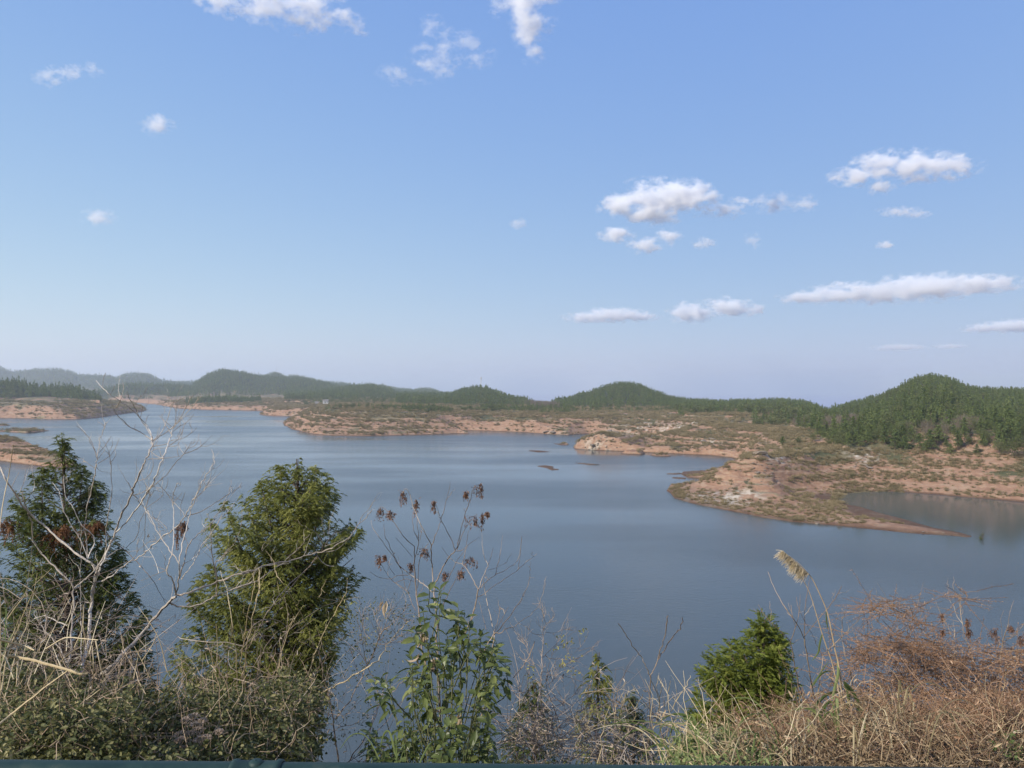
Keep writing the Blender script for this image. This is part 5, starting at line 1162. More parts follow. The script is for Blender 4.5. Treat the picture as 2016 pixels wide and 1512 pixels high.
# hanging seed clusters
def seed_cluster(parent, root, px, py, wpx, hpx, d, seed, mat, name='seed_cluster', n=110, hang=1.0):
    r = np.random.default_rng(seed); mb = MB(); wpx *= .85; hpx *= .9; c = P(px, py - hpx * .4, depth_at(px, py, d, 1.6, 79)); s_ = d / F
    for k in range(9):
        a = r.normal(0, 1, 3) * [wpx * .34 * s_, wpx * .25 * s_, hpx * .16 * s_]; e = a + np.array([r.normal(0, .1) * wpx * s_, r.normal(0, .1) * wpx * s_, -hang * hpx * s_ * (.45 + .75 * r.random())])
        mb.tube(np.array([c, c + a, c + e]) - root, [.0015, .0012, .0007], 3, .3)
        m = n // 9; u = r.random(m)[:, None]; p = c + a * (1 - u) + e * u + r.normal(0, .007, (m, 3))
        dv = unit(r.normal(0, .6, (m, 3)) + [0, 0, -1.])
        leaves6(mb, p - root, dv, rand_dirs(r, m), .018 * (.6 + .8 * r.random(m)), .006, np.clip(r.normal(.45, .22, m), 0, 1))
    mb.build(name, mat, parent)
cl7 = [(310, 215, 60, 100), (420, 265, 42, 90), (565, 275, 25, 85), (120, 330, 75, 75), (202, 345, 42, 60), (935, 130, 60, 75), (828, 178, 22, 40), (890, 405, 95, 110), (970, 395, 35, 90), (495, 670, 50, 80), (870, 740, 75, 70), (108, 725, 45, 95), (163, 705, 30, 45), (372, 780, 22, 60), (665, 858, 50, 70), (790, 840, 35, 50), (1000, 345, 40, 28)]
for i, (x, y, w, h) in enumerate(cl7):
    (px, py), = T(7, [(x, y)]); seed_cluster(tE, rE, px, py, w / 4.2, h / 4.2, 5.6, 1000 + i, M_SEED)
tA = [o for o in SC.objects if o.name == 'bare_tree'][0]
for i, (x, y, w, h) in enumerate([(765, 520, 90, 190), (820, 440, 50, 90)]):
    (px, py), = T(3, [(x, y)]); c = tA.location
    seed_cluster(tA, np.array(tA.location), px, py, w / 5, h / 5, 6.4, 1100 + i, M_SEED, n=260)
for i, (x, y, w, h) in enumerate([(870, 350, 22, 60), (880, 430, 20, 60), (1215, 390, 25, 50), (1290, 490, 60, 90), (670, 430, 18, 40), (1090, 450, 40, 90), (668, 305, 16, 60)]):
    (px, py), = T(10, [(x, y)]); seed_cluster(tK, rK, px, py, w / 4, h / 4, 6.4, 1150 + i, M_SEED, name='seed_pod', n=110)

# red-brown sprays of the dried bush
r = np.random.default_rng(17); mb = MB()
blobs = [(1760, 1275, 75, 34, .32), (1830, 1290, 70, 34, .28), (1700, 1290, 35, 26, .1), (1735, 1195, 38, 16, .10), (1790, 1215, 30, 26, .07), (1900, 1310, 90, 30, .32), (1990, 1300, 60, 30, .22), (1800, 1345, 110, 40, .4), (1950, 1360, 90, 46, .4), (1720, 1370, 70, 40, .2), (1850, 1420, 130, 60, .55), (1980, 1450, 80, 70, .5), (1900, 1480, 130, 50, .5), (2040, 1380, 70, 100, .4), (1640, 1400, 50, 30, .1), (1880, 1178, 45, 14, .03), (1640, 1300, 24, 60, .05), (1560, 1425, 60, 30, .12)]
for (cx, cy_, rx, ry, wt) in blobs:
    for q in range(int(wt * 620)):
        d = 6.4 + r.normal(0, .35); v = r.normal(0, .5, 2); c0 = P(cx + v[0] * rx, cy_ + v[1] * ry, d)
        l = r.uniform(.10, .42); dv = unit(np.array([r.normal(0, 1), r.normal(0, .8), r.normal(.05, .35)])); k = 7
        c = np.cumsum(np.vstack([c0, np.tile(dv * l / k, (k, 1)) + r.normal(0, .005, (k, 3)) + np.array([0, 0, -.08 * l / k])]), 0) - rK
        tt = np.clip(r.normal(.5, .18), 0, 1)
        mb.tube(c, np.linspace(.0026, .0010, k + 1), 3, tt * .7)
        m = int(l * 75); u = r.random(m) * k; i0 = np.clip(u.astype(int), 0, k - 1); fr = (u - i0)[:, None]
        p = c[i0] * (1 - fr) + c[i0 + 1] * fr
        dl = unit(dv * .5 + r.normal(0, .75, (m, 3))); mb.leaves(p, dl, rand_dirs(r, m), .016 * (.6 + r.random(m)), .0045, np.clip(tt + r.normal(0, .12, m), 0, 1))
mb.build('dry_sprays', M_REDB, tK)

# small leaves on the slender saplings
def sprinkle(parent, root, name, mat, spots, n, leaf, d0, seed, hang=.4):
    r = np.random.default_rng(seed); mb = MB()
    for (px, py, rx, ry) in spots:
        v = r.normal(0, .5, (n, 2)); dd = d0 + r.normal(0, .2, n); m = n
        p = np.array([P(px + v[i, 0] * rx, py + v[i, 1] * ry, dd[i]) for i in range(n)]) - root
        leaves6(mb, p, unit(r.normal(0, .8, (m, 3)) + [0, 0, -hang]), rand_dirs(r, m), leaf * (.6 + .8 * r.random(m)), leaf * .42, np.clip(r.normal(.5, .22, m), 0, 1), curl=.2)
    mb.build(name, mat, parent)
sprinkle(tS, rS, 'leaves', M_LEAFY, [(700, 1230, 70, 60), (740, 1270, 60, 70), (770, 1200, 60, 30), (800, 1230, 50, 40), (720, 1330, 60, 60), (690, 1290, 50, 60), (700, 1420, 60, 50), (640, 1380, 30, 60)], 95, .022, 6.0, 5)
sprinkle(tS, rS, 'withered_leaves', M_YEL, [(720, 1250, 60, 60), (715, 1220, 30, 40), (690, 1200, 40, 25), (650, 1400, 20, 30)], 22, .02, 6.0, 6)
sprinkle(tG, rG, 'leaves', M_YEL, [(1110, 1257, 16, 10), (1124, 1262, 12, 10), (1125, 1298, 22, 8), (1126, 1323, 18, 9), (1042, 1331, 14, 6), (1134, 1408, 10, 6), (1090, 1275, 22, 12), (1045, 1313, 10, 5), (1150, 1245, 14, 18), (1105, 1305, 12, 6)], 10, .028, 6.2, 7)

# ---- broadleaf evergreen shrub ---------------------------------------
rB = P(880, 1600, 5.0); rB[2] = float(bank_z(rB[0], rB[1])); tB = empty('broadleaf_shrub', rB); tag(tB, 'glossy large-leaved evergreen shrub below the seed tree', 'shrub')
r = np.random.default_rng(23); st = MB(); lf = MB(); wl = MB()
wh = []
for (cx, cy_, rx, ry, m) in [(862, 1160, 14, 16, 4), (905, 1205, 26, 24, 8), (850, 1225, 34, 26, 9), (880, 1260, 40, 30, 13), (940, 1258, 22, 14, 4), (965, 1275, 22, 22, 7), (985, 1310, 18, 26, 6), (965, 1355, 24, 28, 7), (905, 1310, 50, 36, 15), (830, 1300, 46, 24, 11), (795, 1315, 34, 26, 9), (775, 1345, 26, 26, 7), (850, 1360, 60, 34, 18), (920, 1390, 50, 40, 15), (830, 1420, 60, 38, 17), (900, 1450, 70, 40, 19), (960, 1440, 34, 40, 9), (800, 1475, 60, 26, 13), (870, 1495, 80, 20, 15), (745, 1440, 24, 20, 4), (760, 1480, 40, 22, 8)]:
    for q in range(int(m * .66 + .5)): wh.append((cx + r.normal(0, .5) * rx, cy_ + r.normal(0, .5) * ry, 5.0 + r.normal(0, .38)))
for (px, py, d) in wh:
    if fbm(np.array([px / 30.]), np.array([py / 26.]), 2)[0] < -.10 and py < 1420: continue
    tip = P(px, py, d); up = unit(np.array([r.normal(0, .3), r.normal(0, .3), 1.]))
    b0 = np.array([tip[0] + (rB[0] - tip[0]) * .45 + r.normal(0, .06), tip[1] + (rB[1] - tip[1]) * .5 + r.normal(0, .08), tip[2] - r.uniform(.3, .8)])
    mid = (tip + b0) / 2 + r.normal(0, .03, 3); c = smooth_line([b0, mid, tip], 4)
    st.tube(c - rB, np.linspace(.0045, .0022, len(c)), 5, np.clip(r.normal(.5, .2), 0, 1))
    nl = int(r.integers(7, 13)); a = np.arange(nl) * 2.4 + r.random() * 6; h = -np.linspace(0, .16, nl) * r.uniform(.6, 1.3)
    pos = tip + np.stack([0 * a, 0 * a, h], -1) - rB
    el = np.linspace(.55, -.55, nl) + r.normal(0, .25, nl)
    dv = unit(np.stack([np.cos(a) * np.cos(el), np.sin(a) * np.cos(el), np.sin(el) - .1], -1)); nn = unit(np.array([0, 0, 1.]) + r.normal(0, .35, (nl, 3)))
    tb = r.normal(.48, .15)
    leaves6(lf, pos, dv, nn, 0.096 * (.45 + .75 * r.random(nl)), .038 * (.8 + .3 * r.random(nl)), np.clip(tb + r.normal(0, .14, nl), 0, 1), fold=.22, curl=.22)
for (px, py) in [(836, 1245), (840, 1235), (832, 1290), (852, 1298), (858, 1300), (845, 1395), (905, 1400), (757, 1185), (825, 1240)]:
    m = 3; p = np.array([P(px, py, 4.9)] * m) + r.normal(0, .015, (m, 3)) - rB
    leaves6(wl, p, unit(r.normal(0, .4, (m, 3)) + [0, 0, -1]), rand_dirs(r, m), .085, .022, np.clip(r.normal(.6, .2, m), 0, 1), fold=.8, curl=.3)
st.build('stems', bark_mat('green_stem', (.05, .055, .025), (.11, .115, .05), (.20, .19, .10), 20), tB); lf.build('leaves', M_GLOSS, tB); wl.build('withered_leaves', M_TANLEAF, tB)

# ---- silver grass ----------------------------------------------------
rM = P(1660, 1560, 5.2); rM[2] = float(bank_z(rM[0], rM[1])); tM = empty('silver_grass', rM); tag(tM, 'tall silver grass with one bent cream plume and green arching blades', 'ornamental grass')
st = MB()
for pts, w0, w1 in [(T(9, [(985, 1700), (970, 1500), (935, 1330), (900, 1180), (870, 1060), (820, 920), (775, 780), (740, 660), (680, 470), (615, 345)]), 3.4, 1.2), (T(9, [(1000, 1700), (975, 1450), (950, 1230), (930, 1080), (900, 960), (880, 850), (850, 700), (820, 600), (740, 420), (690, 330), (655, 290), (600, 230), (540, 180), (470, 130)]), 3.6, .8)]:
    p3 = smooth_line([P(x, y, 5.2) for x, y in pts], 5); st.tube(p3 - rM, np.linspace(w0, w1, len(p3)) * .5 / F * 5.2, 6, .45)
st.build('stalks', bark_mat('grass_stalk', (.22, .15, .09), (.38, .28, .17), (.60, .52, .36), 16), tM)
r = np.random.default_rng(4)
for lobe, (a0, a1, n, ln) in enumerate([((675, 312), (560, 205), 250, .080), ((560, 205), (450, 108), 190, .074)]):
    mb = MB()
    for q in range(n):
        u = r.random(); (x, y), = T(9, [(a0[0] + (a1[0] - a0[0]) * u, a0[1] + (a1[1] - a0[1]) * u)])
        p0 = P(x, y, 5.2 + r.normal(0, .012)); l = ln * (.45 + .6 * r.random())
        w1 = 1.0 if lobe == 0 else .95
        dirs = np.array([-.55 + r.normal(0, .16), r.normal(0, .35), -.25 + r.normal(0, .2)]); dirs = unit(dirs)
        k = 5; uu = np.linspace(0, 1, k + 1)[:, None]; c = p0 + dirs * l * uu + np.array([-.12 * w1, 0, -.60 if lobe == 0 else -.25]) * l * uu ** 2 * .6
        mb.tube(c - rM, np.linspace(.0016, .0007, k + 1), 3, np.clip(r.normal(.5, .25), 0, 1))
    mb.build('plume', M_PLUME, tM)
def blade(mb, pts, w, d, root, t):
    p = smooth_line([P(x, y, d + (i * .04)) for i, (x, y) in enumerate(pts)], 6); n = len(p)
    tan = unit(np.gradient(p, axis=0)); side = unit(np.cross(tan, np.array([.3, 1., .2]))); ww = (w * .5 / F * d) * np.sin(np.clip(np.linspace(.12, 1, n) * math.pi, 0, math.pi)) ** .6
    upv = np.cross(side, tan)
    v = np.stack([p - side * ww[:, None] + upv * ww[:, None] * .3, p, p + side * ww[:, None] + upv * ww[:, None] * .3], 1).reshape(-1, 3) - root
    i = np.arange(n - 1)[:, None] * 3
    mb.add(v, np.concatenate([i + np.array([[0, 1, 4, 3]]), i + np.array([[1, 2, 5, 4]])]), t=t)
mb = MB()
for pts, w, t_ in [([(690, 1530), (760, 1430), (830, 1370), (900, 1345), (960, 1350)], 5.5, .5), ([(780, 1530), (830, 1450), (890, 1430), (970, 1440)], 5.5, .4), ([(880, 1400), (905, 1290), (930, 1180), (922, 1050)], 4.5, .75), ([(980, 1250), (1040, 1320), (1090, 1400), (1150, 1530)], 5.5, .5), ([(985, 1270), (1015, 1340), (1020, 1430), (1000, 1510)], 5, .6), ([(700, 1290), (760, 1210), (820, 1165), (890, 1160)], 3.6, .6), ([(720, 1280), (780, 1170), (850, 1070)], 2, .5),
                   ([(790, 840), (770, 920), (755, 1000), (700, 1070)], 3, .7), ([(825, 640), (830, 720), (845, 800)], 2, .6), ([(960, 1480), (870, 1560), (850, 1660)], 5, .4), ([(1030, 1420), (1120, 1500), (1180, 1640)], 5, .5), ([(930, 1520), (920, 1620), (960, 1780)], 5, .6), ([(1040, 1600), (1120, 1640), (1170, 1720)], 5, .9)]:
    blade(mb, T(9, pts), w * 1.25, 5.1, rM, t_)
mb.build('blades', M_BLADE, tM)

# ---- straw reeds on the left ------------------------------------------
rR = P(40, 1600, 4.4); rR[2] = float(bank_z(rR[0], rR[1])); tR = empty('dry_reeds', rR); tag(tR, 'clump of broken straw coloured reeds in the lower left corner', 'reeds')
mb = MB(); r = np.random.default_rng(8)
REEDS = [([(20, 900), (60, 640), (120, 460), (240, 170), (290, 60)], 3), ([(0, 760), (60, 560), (130, 390), (180, 260)], 2.4), ([(70, 290), (140, 190), (220, 90)], 3), ([(0, 470), (200, 520), (300, 560)], 4), ([(70, 605), (190, 625), (300, 645), (380, 670), (460, 690), (600, 730), (680, 760), (750, 758)], 5.5), ([(0, 1185), (120, 1090), (230, 1000), (300, 950), (380, 880), (450, 830), (580, 735)], 4.2), ([(240, 1082), (380, 1084), (515, 1070)], 2.6), ([(390, 550), (520, 470), (590, 450), (700, 460), (840, 472)], 2.6), ([(820, 480), (850, 650), (880, 780), (905, 920)], 2.4), ([(0, 570), (50, 620), (90, 710), (122, 805)], 3), ([(0, 95), (35, 105), (60, 140), (80, 185)], 3), ([(155, 660), (148, 900), (165, 1020), (190, 1190)], 2.4), ([(0, 970), (80, 1005), (160, 1055)], 3.2), ([(0, 1000), (100, 1050)], 2.4), ([(10, 1400), (12, 700), (10, 110)], 2.2), ([(100, 1000), (170, 760), (255, 380)], 2), ([(40, 1000), (150, 560), (240, 330)], 2.2), ([(700, 1005), (780, 950), (870, 880)], 2.2), ([(720, 985), (790, 985), (905, 1000)], 1.8), ([(790, 900), (800, 700), (790, 520)], 2), ([(0, 500), (60, 540), (200, 420), (260, 300)], 1.8), ([(0, -480), (30, -700), (80, -950), (115, -1180)], 2.4), ([(0, 620), (100, 500), (180, 330), (200, 250)], 2)]
for pts, w in REEDS:
    p3 = smooth_line(branch3(T(4, pts), 4.2 if w < 4 else 3.4, 1.2, 3.3), 6); mb.tube(p3 - rR, np.linspace(w, w * .55, len(p3)) * .5 / F * 4.2 * (1 + .12 * np.sin(np.arange(len(p3)) * 1.7)), 6, np.clip(r.normal(.5, .15), 0, 1))
for q in range(22):
    x = r.uniform(-60, 330); y = r.uniform(1180, 1420); a = r.normal(.35, .6); l = r.uniform(60, 200)
    pts = [(x, y + l * .5), (x + math.sin(a) * l * .5 + r.normal(0, 5), y), (x + math.sin(a) * l, y - math.cos(a) * l * .5)]
    p3 = smooth_line(branch3(pts, r.uniform(4.0, 5.4), 1.2, 3.3), 5); mb.tube(p3 - rR, np.linspace(1.6, .8, len(p3)) * .5 / F * 4.6, 4, np.clip(r.normal(.4, .25), 0, 1))
mb.build('stems', M_REED, tR)

# ---- undergrowth -------------------------------------------------------
def leaf_mass(name, blobs, n, leaf, mats, label, seed, twigs=400, cat=None, flat=.5):
    r = np.random.default_rng(seed); mb = MB(); tw = MB(); tot = sum(b_[2] * b_[3] * b_[6] for b_ in blobs)
    for (cx, cy_, rx, ry, d, rd, wt, tint) in blobs:
        m = int(n * rx * ry * wt / tot); dirs = rand_dirs(r, m); rad = (r.random(m) ** .33)
        dd = d + dirs[:, 1] * rd * rad + .35 * fbm((cx + dirs[:, 0] * rx) / 30., (cy_ - dirs[:, 2] * ry) / 26., 2); px = cx + dirs[:, 0] * rx * rad * (1 + .15 * np.sin(dirs[:, 2] * 9)); py = cy_ - dirs[:, 2] * ry * rad * (1 + .2 * np.sin(dirs[:, 0] * 7 + cx))
        # clumping
        g_ = fbm(px / 16., py / 14. + dd * 4, 3); ok = g_ > -.16 + .22 * r.random(m)
        px, py, dd, g_ = px[ok], py[ok], dd[ok], g_[ok]; m = len(px)
        p = np.stack([(px - 1008) / F * dd, dd, EYE - (py - YH) / F * dd], -1)
        dv = unit(r.normal(0, 1, (m, 3)) * [1, 1, .5] + [-.1, -.25, -.25]); nn = unit(r.normal(0, .6, (m, 3)) + [-.25, -.35, .8])
        leaves6(mb, p, dv, nn, leaf * (.55 + .8 * r.random(m)), leaf * .5, np.clip(tint + r.normal(0, .2, m) + g_ * .4, 0, 1), fold=.2, curl=.12)
        for q in range(int(twigs * rx * ry * wt / tot)):
            a = P(cx + r.normal(0, .5) * rx, cy_ + r.normal(0, .5) * ry, d + r.normal(0, .4) * rd); dv1 = unit(r.normal(0, 1, 3) + [0, 0, .5]); l = r.uniform(.15, .5); k = 5
            c = np.cumsum(np.vstack([a, np.tile(dv1 * l / k, (k, 1)) + r.normal(0, .018, (k, 3))]), 0); tw.tube(c, np.linspace(.0024, .001, k + 1), 3, np.clip(r.normal(.5, .25), 0, 1))
    o = mb.build(name, mats[0]); tag(o, label, kind='stuff')
    o2 = tw.build(name + '_twigs', mats[1]); tag(o2, 'fine dead twigs woven through ' + label, kind='stuff')
UG = [(60, 1440, 110, 80, 4.6, .7, 1.2, .5), (180, 1430, 130, 70, 4.4, .6, 1.2, .5), (100, 1360, 120, 50, 5.2, .6, 1, .4), (260, 1400, 110, 60, 5.0, .6, 1, .45), (330, 1450, 100, 60, 4.8, .5, .8, .35), (60, 1310, 80, 36, 5.6, .5, .5, .35), (420, 1400, 90, 60, 5.2, .6, 1, .5), (480, 1400, 100, 44, 5.8, .7, .8, .5), (560, 1390, 90, 70, 5.4, .7, 1, .5), (540, 1460, 110, 50, 5.0, .6, 1, .45), (400, 1350, 50, 40, 6.2, .6, .5, .5), (590, 1350, 50, 40, 6.2, .6, .5, .5), (440, 1480, 120, 40, 4.6, .5, 1, .4), (230, 1490, 240, 30, 4.2, .4, 1, .45), (30, 1490, 90, 30, 4.2, .4, 1, .5)]
leaf_mass('undergrowth', UG, 42000, .034, (M_LEAFY, M_TANB), 'small-leaved evergreen undergrowth along the lower left edge', 33, twigs=900)
leaf_mass('low_weeds', [(1400, 1450, 60, 26, 4.6, .4, 1, .7), (1350, 1480, 40, 30, 4.4, .3, 1, .7), (1500, 1490, 90, 26, 4.2, .3, .6, .6), (1420, 1500, 120, 24, 4.0, .3, 1, .75), (1980, 1480, 60, 40, 4.6, .4, .7, .3)], 3600, .026, (M_BLADE, M_REED), 'fresh green weeds at the foot of the young cypress', 35, twigs=160)

def tangle(name, blobs, n, mat, label, seed, w=.0028, ln=(.15, .55), curl=.35):
    r = np.random.default_rng(seed); mb = MB(); tot = sum(b_[2] * b_[3] * b_[6] for b_ in blobs)
    for (cx, cy_, rx, ry, d, rd, wt, tint) in blobs:
        for q in range(int(n * rx * ry * wt / tot)):
            v = rand_dirs(r, 1)[0] * r.random() ** .4; p = P(cx + v[0] * rx, cy_ - v[2] * ry, d + v[1] * rd)
            dv = unit(r.normal(0, 1, 3) * [1, .8, .8] + [0, 0, .1]); l = r.uniform(*ln); k = 6; pts = [p]; ax = r.normal(0, curl, 3)
            for j in range(k):
                dv = unit(dv + np.cross(ax, dv) + r.normal(0, .12, 3) + np.array([0, 0, -.06])); pts.append(pts[-1] + dv * l / k)
            mb.tube(np.array(pts), np.linspace(w, w * .35, k + 1) * r.uniform(.5, 1.4), 3, np.clip(tint + r.normal(0, .25), 0, 1))
            if r.random() < .5:
                m = 3; leaves6(mb, np.array(pts)[r.integers(0, k, m)], rand_dirs(r, m), rand_dirs(r, m), .035 * (.5 + r.random(m)), .011, np.clip(tint + r.normal(.1, .25, m), 0, 1), fold=.5, curl=.3)
    o = mb.build(name, mat); tag(o, label, kind='stuff')
tangle('dry_undergrowth', [(1640, 1478, 120, 40, 4.6, .6, 1.1, .5), (1740, 1450, 110, 50, 4.8, .6, 1, .5), (1560, 1465, 80, 34, 5.0, .5, 1, .45), (1480, 1490, 80, 26, 4.6, .5, .9, .5), (1850, 1490, 150, 36, 4.6, .5, 1, .4), (1980, 1480, 90, 40, 4.8, .6, 1, .4), (1700, 1390, 60, 22, 5.4, .4, .35, .5), (1400, 1500, 70, 20, 4.4, .4, .8, .6), (1700, 1512, 340, 24, 4.0, .4, 1.2, .5)], 2700, M_DRY, 'tangled dry brown vines and grass along the lower right edge', 41)
tangle('bramble_stems', [(1100, 1450, 110, 50, 5.6, .6, 1, .5), (1240, 1470, 90, 50, 5.2, .6, 1, .5), (1040, 1420, 60, 60, 5.8, .5, .8, .3), (720, 1490, 60, 30, 5.2, .4, .6, .4), (560, 1380, 100, 70, 5.6, .6, .4, .4), (460, 1280, 90, 60, 6.2, .6, .2, .4), (1160, 1400, 60, 40, 6, .5, .5, .3)], 560, M_PALE2, 'pale bramble stems along the lower middle edge', 43, w=.0026, ln=(.25, .8), curl=.16)
tangle('dead_stalks', [(120, 1340, 150, 80, 5.4, .7, 1, .5), (240, 1300, 90, 80, 5.8, .6, 1, .45), (60, 1250, 80, 90, 5.6, .6, 1, .5), (200, 1200, 110, 60, 6.4, .5, .6, .5)], 240, M_PALE2, 'dead stalks crossing before the dark cypress', 45, w=.0024, ln=(.3, .9), curl=.10)

def grass_blades(name, spots, n, mat, label, seed, w=6.0):
    r = np.random.default_rng(seed); mb = MB()
    for (cx, base, rx, h, d, wt) in spots:
        for q in range(int(n * wt)):
            x = cx + r.normal(0, .5) * rx; hh = h * r.uniform(.4, 1.1); lean = r.normal(0, .45) * hh; tip = r.random() * .6
            pts = [(x, base), (x + lean * .25, base - hh * .5), (x + lean * .65, base - hh * .9), (x + lean * 1.1, base - hh * (1 - .25 * tip)), (x + lean * 1.5, base - hh * (1 - tip))]
            blade(mb, pts, w * r.uniform(.4, 1.1), d + r.normal(0, .3), np.zeros(3), np.clip(r.normal(.5, .25), 0, 1))
    o = mb.build(name, mat); tag(o, label, kind='stuff')
M_STRAWB = foliage_mat('straw_blade', (.22, .17, .09), (.42, .34, .20), (.66, .56, .38), transl=.35)
grass_blades('dry_grass', [(1420, 1530, 120, 110, 4.2, .5), (1560, 1530, 120, 90, 4.3, .5), (1720, 1530, 160, 130, 4.4, .8), (1880, 1530, 150, 90, 4.3, .4), (1660, 1480, 120, 110, 4.9, .5), (1780, 1450, 60, 110, 5.0, .3), (1350, 1530, 60, 70, 4.6, .2), (60, 1480, 120, 130, 4.6, .12)], 52, M_STRAWB, 'bent straw coloured grass blades among the lower edge growth', 51, w=3.4)
grass_blades('green_grass', [(1400, 1530, 70, 120, 4.3, .8), (1500, 1530, 60, 90, 4.2, .5), (1650, 1530, 120, 150, 4.6, .5), (1345, 1530, 40, 110, 4.5, .4), (780, 1530, 60, 90, 4.8, .3), (2, 1300, 12, 110, 5.0, .12)], 60, M_BLADE, 'green grass blades rising among the lower edge growth', 52, w=4.5)
tangle('rusty_undergrowth', [(1600, 1445, 70, 34, 5.2, .4, 1, .5), (1850, 1440, 120, 50, 5.2, .5, 1, .5), (1960, 1430, 80, 60, 5.2, .5, 1, .5), (1780, 1490, 200, 36, 4.5, .5, 1.2, .5), (1560, 1500, 90, 24, 4.4, .4, .8, .5), (1490, 1440, 70, 24, 5.2, .4, .6, .5)], 4300, M_REDB, 'rust-brown dry twigs matted along the lower right edge', 47, w=.0022, ln=(.15, .5))
# ---- dried flower heads -------------------------------------------------
rF = P(395, 1580, 4.3); rF[2] = float(bank_z(rF[0], rF[1])); tF = empty('dried_flowers', rF); tag(tF, 'dried pinkish beige flower heads just above the railing', 'dried flowers')
r = np.random.default_rng(6); st = MB()
for (px, py, rx, ry) in [(381, 1411, 12, 8), (400, 1418, 8, 7), (366, 1417, 8, 6), (386, 1426, 12, 6), (357, 1445, 11, 8), (374, 1443, 8, 5), (392, 1436, 12, 7), (355, 1456, 9, 6), (398, 1454, 14, 9), (382, 1462, 12, 8), (408, 1452, 9, 7), (392, 1472, 12, 7), (345, 1480, 11, 6), (358, 1474, 9, 6), (378, 1488, 11, 6), (356, 1494, 9, 5), (433, 1440, 8, 6), (450, 1488, 9, 6), (313, 1489, 10, 6), (395, 1492, 12, 6), (325, 1483, 8, 5)]:
    mb = MB(); m = 130; c = P(px, py, 4.3 + r.normal(0, .06)); dirs = rand_dirs(r, m); dirs[:, 2] = np.abs(dirs[:, 2]) * .9 - .15
    p = c + dirs * np.array([rx, rx, ry]) * 4.3 / F * (.6 + .4 * r.random((m, 1))) - rF
    leaves6(mb, p, unit(dirs + r.normal(0, .4, (m, 3))), rand_dirs(r, m), .010, .006, np.clip(r.normal(.5, .22, m), 0, 1)); mb.build('flower_head', M_PUFF, tF)
    b0 = np.array([rF[0] + (c[0] - rF[0]) * .3, rF[1], rF[2]]); st.tube(smooth_line([b0, (b0 + c) / 2 + [r.normal(0, .03), 0, .1], c], 4) - rF, [.003] * 4 + [.0022] * 5, 4, .5)
st.build('stems', M_TANB, tF)
# single dry seed head on a thin stalk
rH = P(299, 1560, 4.6); rH[2] = float(bank_z(rH[0], rH[1])); tH = empty('dry_weed', rH); tag(tH, 'single thin stalk with a feathery tan seed head above the undergrowth', 'weed')
mb = MB(); mb.tube(np.array([P(300, 1600, 4.6), P(301, 1480, 4.6), P(299, 1400, 4.6)]) - rH, [.003, .0025, .002], 5, .5); mb.build('stalk', M_TANB, tH)
mb = MB(); m = 90; u = r.random(m); p = np.array([P(299 + r.normal(0, 1.5), 1420 - 26 * q, 4.6) for q in u]) - rH
mb.leaves(p, unit(np.stack([r.normal(0, .35, m), r.normal(0, .35, m), np.ones(m)], -1)), rand_dirs(r, m), .035 * (.5 + r.random(m)), .004, np.clip(r.normal(.5, .2, m), 0, 1)); mb.build('seed_head', M_TANLEAF, tH)

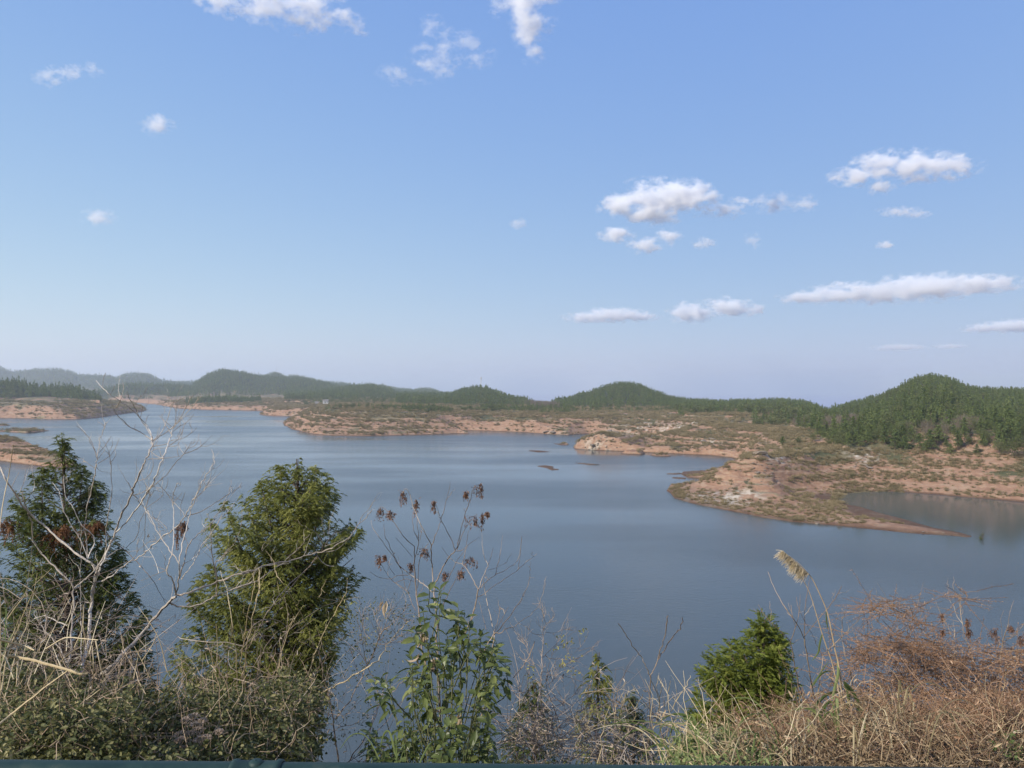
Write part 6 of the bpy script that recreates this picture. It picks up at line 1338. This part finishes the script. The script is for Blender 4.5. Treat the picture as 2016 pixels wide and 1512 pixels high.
# ================================================================== clouds
def cloud(label, blobs, tau=5.0, amp=1.0, seed=0, freq=1.0):
    """blobs: (px, py, rx, ry) lobes of one cumulus drifting 1300 m above the lake"""
    a = np.array(blobs, float); cx = (a[:, 0] * a[:, 2]).sum() / a[:, 2].sum(); cy_ = (a[:, 1] * a[:, 2]).sum() / a[:, 2].sum()
    d = min(1300 * F / (YH - cy_), 16500.); s_ = d / F
    loc = P(cx, cy_, d)
    x0 = (a[:, 0] - a[:, 2]).min() - cx; x1 = (a[:, 0] + a[:, 2]).max() - cx; z0 = -((a[:, 1] + a[:, 3]).max() - cy_); z1 = -((a[:, 1] - a[:, 3]).min() - cy_)
    rm = a[:, 2].max() * .8; pad = 1.25
    lo = np.array([x0 * 1.4, -rm * 1.4, z0 * 1.5]); hi = np.array([x1 * 1.4, rm * 1.4, z1 * 1.5])
    vs = [((lo, hi)[i][0], (lo, hi)[j][1], (lo, hi)[k][2]) for i, j, k in itertools.product((0, 1), (0, 1), (0, 1))]
    m = bpy.data.materials.new('cloud_vapour'); m.use_nodes = True; nt = m.node_tree; nt.nodes.clear()
    out = nt.nodes.new('ShaderNodeOutputMaterial'); vol = nt.nodes.new('ShaderNodeVolumePrincipled'); vol.inputs['Color'].default_value = (1, 1, 1, 1); vol.inputs['Anisotropy'].default_value = .1
    tc = nt.nodes.new('ShaderNodeTexCoord')
    ry_m = a[:, 3].mean()
    no = N(nt, 'ShaderNodeTexNoise', i_Scale=freq * 1.0 / max(ry_m, 9.), i_Detail=8.0, i_Roughness=.66)
    mp0 = N(nt, 'ShaderNodeMapping'); mp0.inputs['Location'].default_value = (seed * 37.1, seed * 11.7, seed * 5.3); mp0.inputs['Scale'].default_value = (.75, .8, 1.2)
    L(nt, tc.outputs['Object'], mp0.inputs[0]); L(nt, mp0.outputs[0], no.inputs['Vector'])
    f = None
    for (bx, by, rx, ry) in blobs:
        mp = N(nt, 'ShaderNodeMapping'); mp.vector_type = 'POINT'
        rx *= 1.38; ry *= 1.42; rr = (rx, max(rx * .7, ry), ry); mp.inputs['Scale'].default_value = tuple(1 / q for q in rr)
        mp.inputs['Location'].default_value = (-(bx - cx) / rr[0], 0, (by - cy_) / rr[2])
        L(nt, tc.outputs['Object'], mp.inputs[0])
        ln = N(nt, 'ShaderNodeVectorMath', operation='LENGTH'); L(nt, mp.outputs[0], ln.inputs[0])
        g = mth(nt, 'SUBTRACT', 1.0, ln.outputs['Value'])
        f = g if f is None else mth(nt, 'SMOOTH_MAX', f, g, .25)
    v = mth(nt, 'ADD', mth(nt, 'MULTIPLY', f, 1.15), mth(nt, 'MULTIPLY', mth(nt, 'SUBTRACT', no.outputs[0], .60), 5.2 * amp))
    v = mth(nt, 'MINIMUM', v, mth(nt, 'MULTIPLY', mth(nt, 'ADD', f, .02), 1.6))
    v = mth(nt, 'MULTIPLY', v, 1.5, clamp=True)
    v = mth(nt, 'POWER', v, 1.4)
    k = .9 * tau / (2 * ry_m * s_)
    L(nt, mth(nt, 'MULTIPLY', v, k), vol.inputs['Density']); L(nt, vol.outputs[0], out.inputs['Volume'])
    o = obj_from('cloud', make_mesh('cloud', vs, [hf], m)); o.location = loc; o.scale = (s_,) * 3
    tag(o, label, 'cloud')
    return o
cloud('large torn cloud cut by the top edge, left of the middle', [(440, 0, 60, 18), (520, 6, 90, 26), (600, 16, 75, 36), (655, 36, 42, 22), (698, 50, 28, 18)], 2.6, 1.0, 1)
cloud('thin wispy cloud just below the top edge cloud gap', [(790, 146, 42, 16), (855, 118, 50, 36), (920, 100, 52, 30), (850, 55, 22, 30), (880, 70, 26, 14)], 1.3, 1.25, 2)
cloud('bright cloud tapering downward from the top edge', [(1020, -4, 70, 28), (1045, 40, 42, 44), (1046, 100, 24, 22)], 4.5, .8, 3)
cloud('thin broken cloud high on the far left', [(92, 150, 26, 20), (130, 142, 40, 12), (180, 138, 24, 14)], 1.1, 1.0, 4)
cloud('small bright puff of cloud upper left', [(310, 246, 32, 18)], 2.2, .7, 5)
cloud('faint round puff of cloud low on the left', [(193, 427, 30, 15)], 1.6, .6, 6)
cloud('largest heaped cloud on the right half', [(1228, 402, 44, 26), (1285, 390, 62, 32), (1350, 388, 62, 30), (1290, 420, 52, 20)], 6.5, .75, 7)
cloud('loose white cloud just right of the largest one', [(1425, 412, 38, 18), (1465, 396, 26, 10)], 2.0, .85, 8)
cloud('ragged thin cloud between the heaped clouds and the upper right one', [(1528, 400, 44, 18), (1582, 400, 30, 16)], 1.8, .9, 9)
cloud('small oval cloud below the left end of the largest cloud', [(1212, 462, 32, 14)], 4.0, .5, 10)
cloud('lumpy small cloud under the middle of the largest cloud', [(1268, 483, 32, 16), (1314, 466, 26, 17)], 3.6, .6, 11)
cloud('tiny white cloud right of the lumpy one', [(1386, 479, 22, 11)], 2.4, .7, 12)
cloud('tiny faint cloud below the ragged thin cloud', [(1484, 472, 18, 16)], 1.3, .7, 13)
cloud('wide torn cloud highest on the right', [(1690, 346, 52, 18), (1732, 326, 52, 26), (1800, 326, 62, 28), (1872, 328, 52, 22), (1735, 368, 28, 16)], 4.5, .85, 14)
cloud('very faint streak of cloud under the wide torn cloud', [(1770, 416, 40, 8), (1805, 422, 28, 8)], 1.0, .8, 15)
cloud('tiny pointed cloud above the long flat cloud', [(1743, 482, 18, 8)], 2.2, .5, 16)
cloud('flat lens shaped cloud low over the middle', [(1160, 625, 48, 10), (1210, 620, 60, 13), (1255, 624, 40, 9)], 3.2, .7, 17)
cloud('low flat cloud with two white humps', [(1360, 616, 44, 19), (1430, 606, 48, 18), (1470, 610, 34, 12)], 5.0, .75, 18)
cloud('long flat white cloud low on the right', [(1585, 586, 50, 12), (1650, 578, 60, 19), (1730, 576, 80, 20), (1820, 566, 90, 24), (1920, 560, 80, 18)], 4.2, .7, 19)
cloud('low thin cloud cut by the right edge', [(1940, 646, 44, 8), (2000, 642, 60, 12)], 3.0, .65, 20)
cloud('faint speck of cloud alone left of the heaped clouds', [(1021, 440, 20, 10)], 1.0, .6, 21)
cloud('pale low streak of cloud near the right horizon', [(1770, 684, 50, 6), (1870, 682, 30, 5)], 1.0, .5, 22)
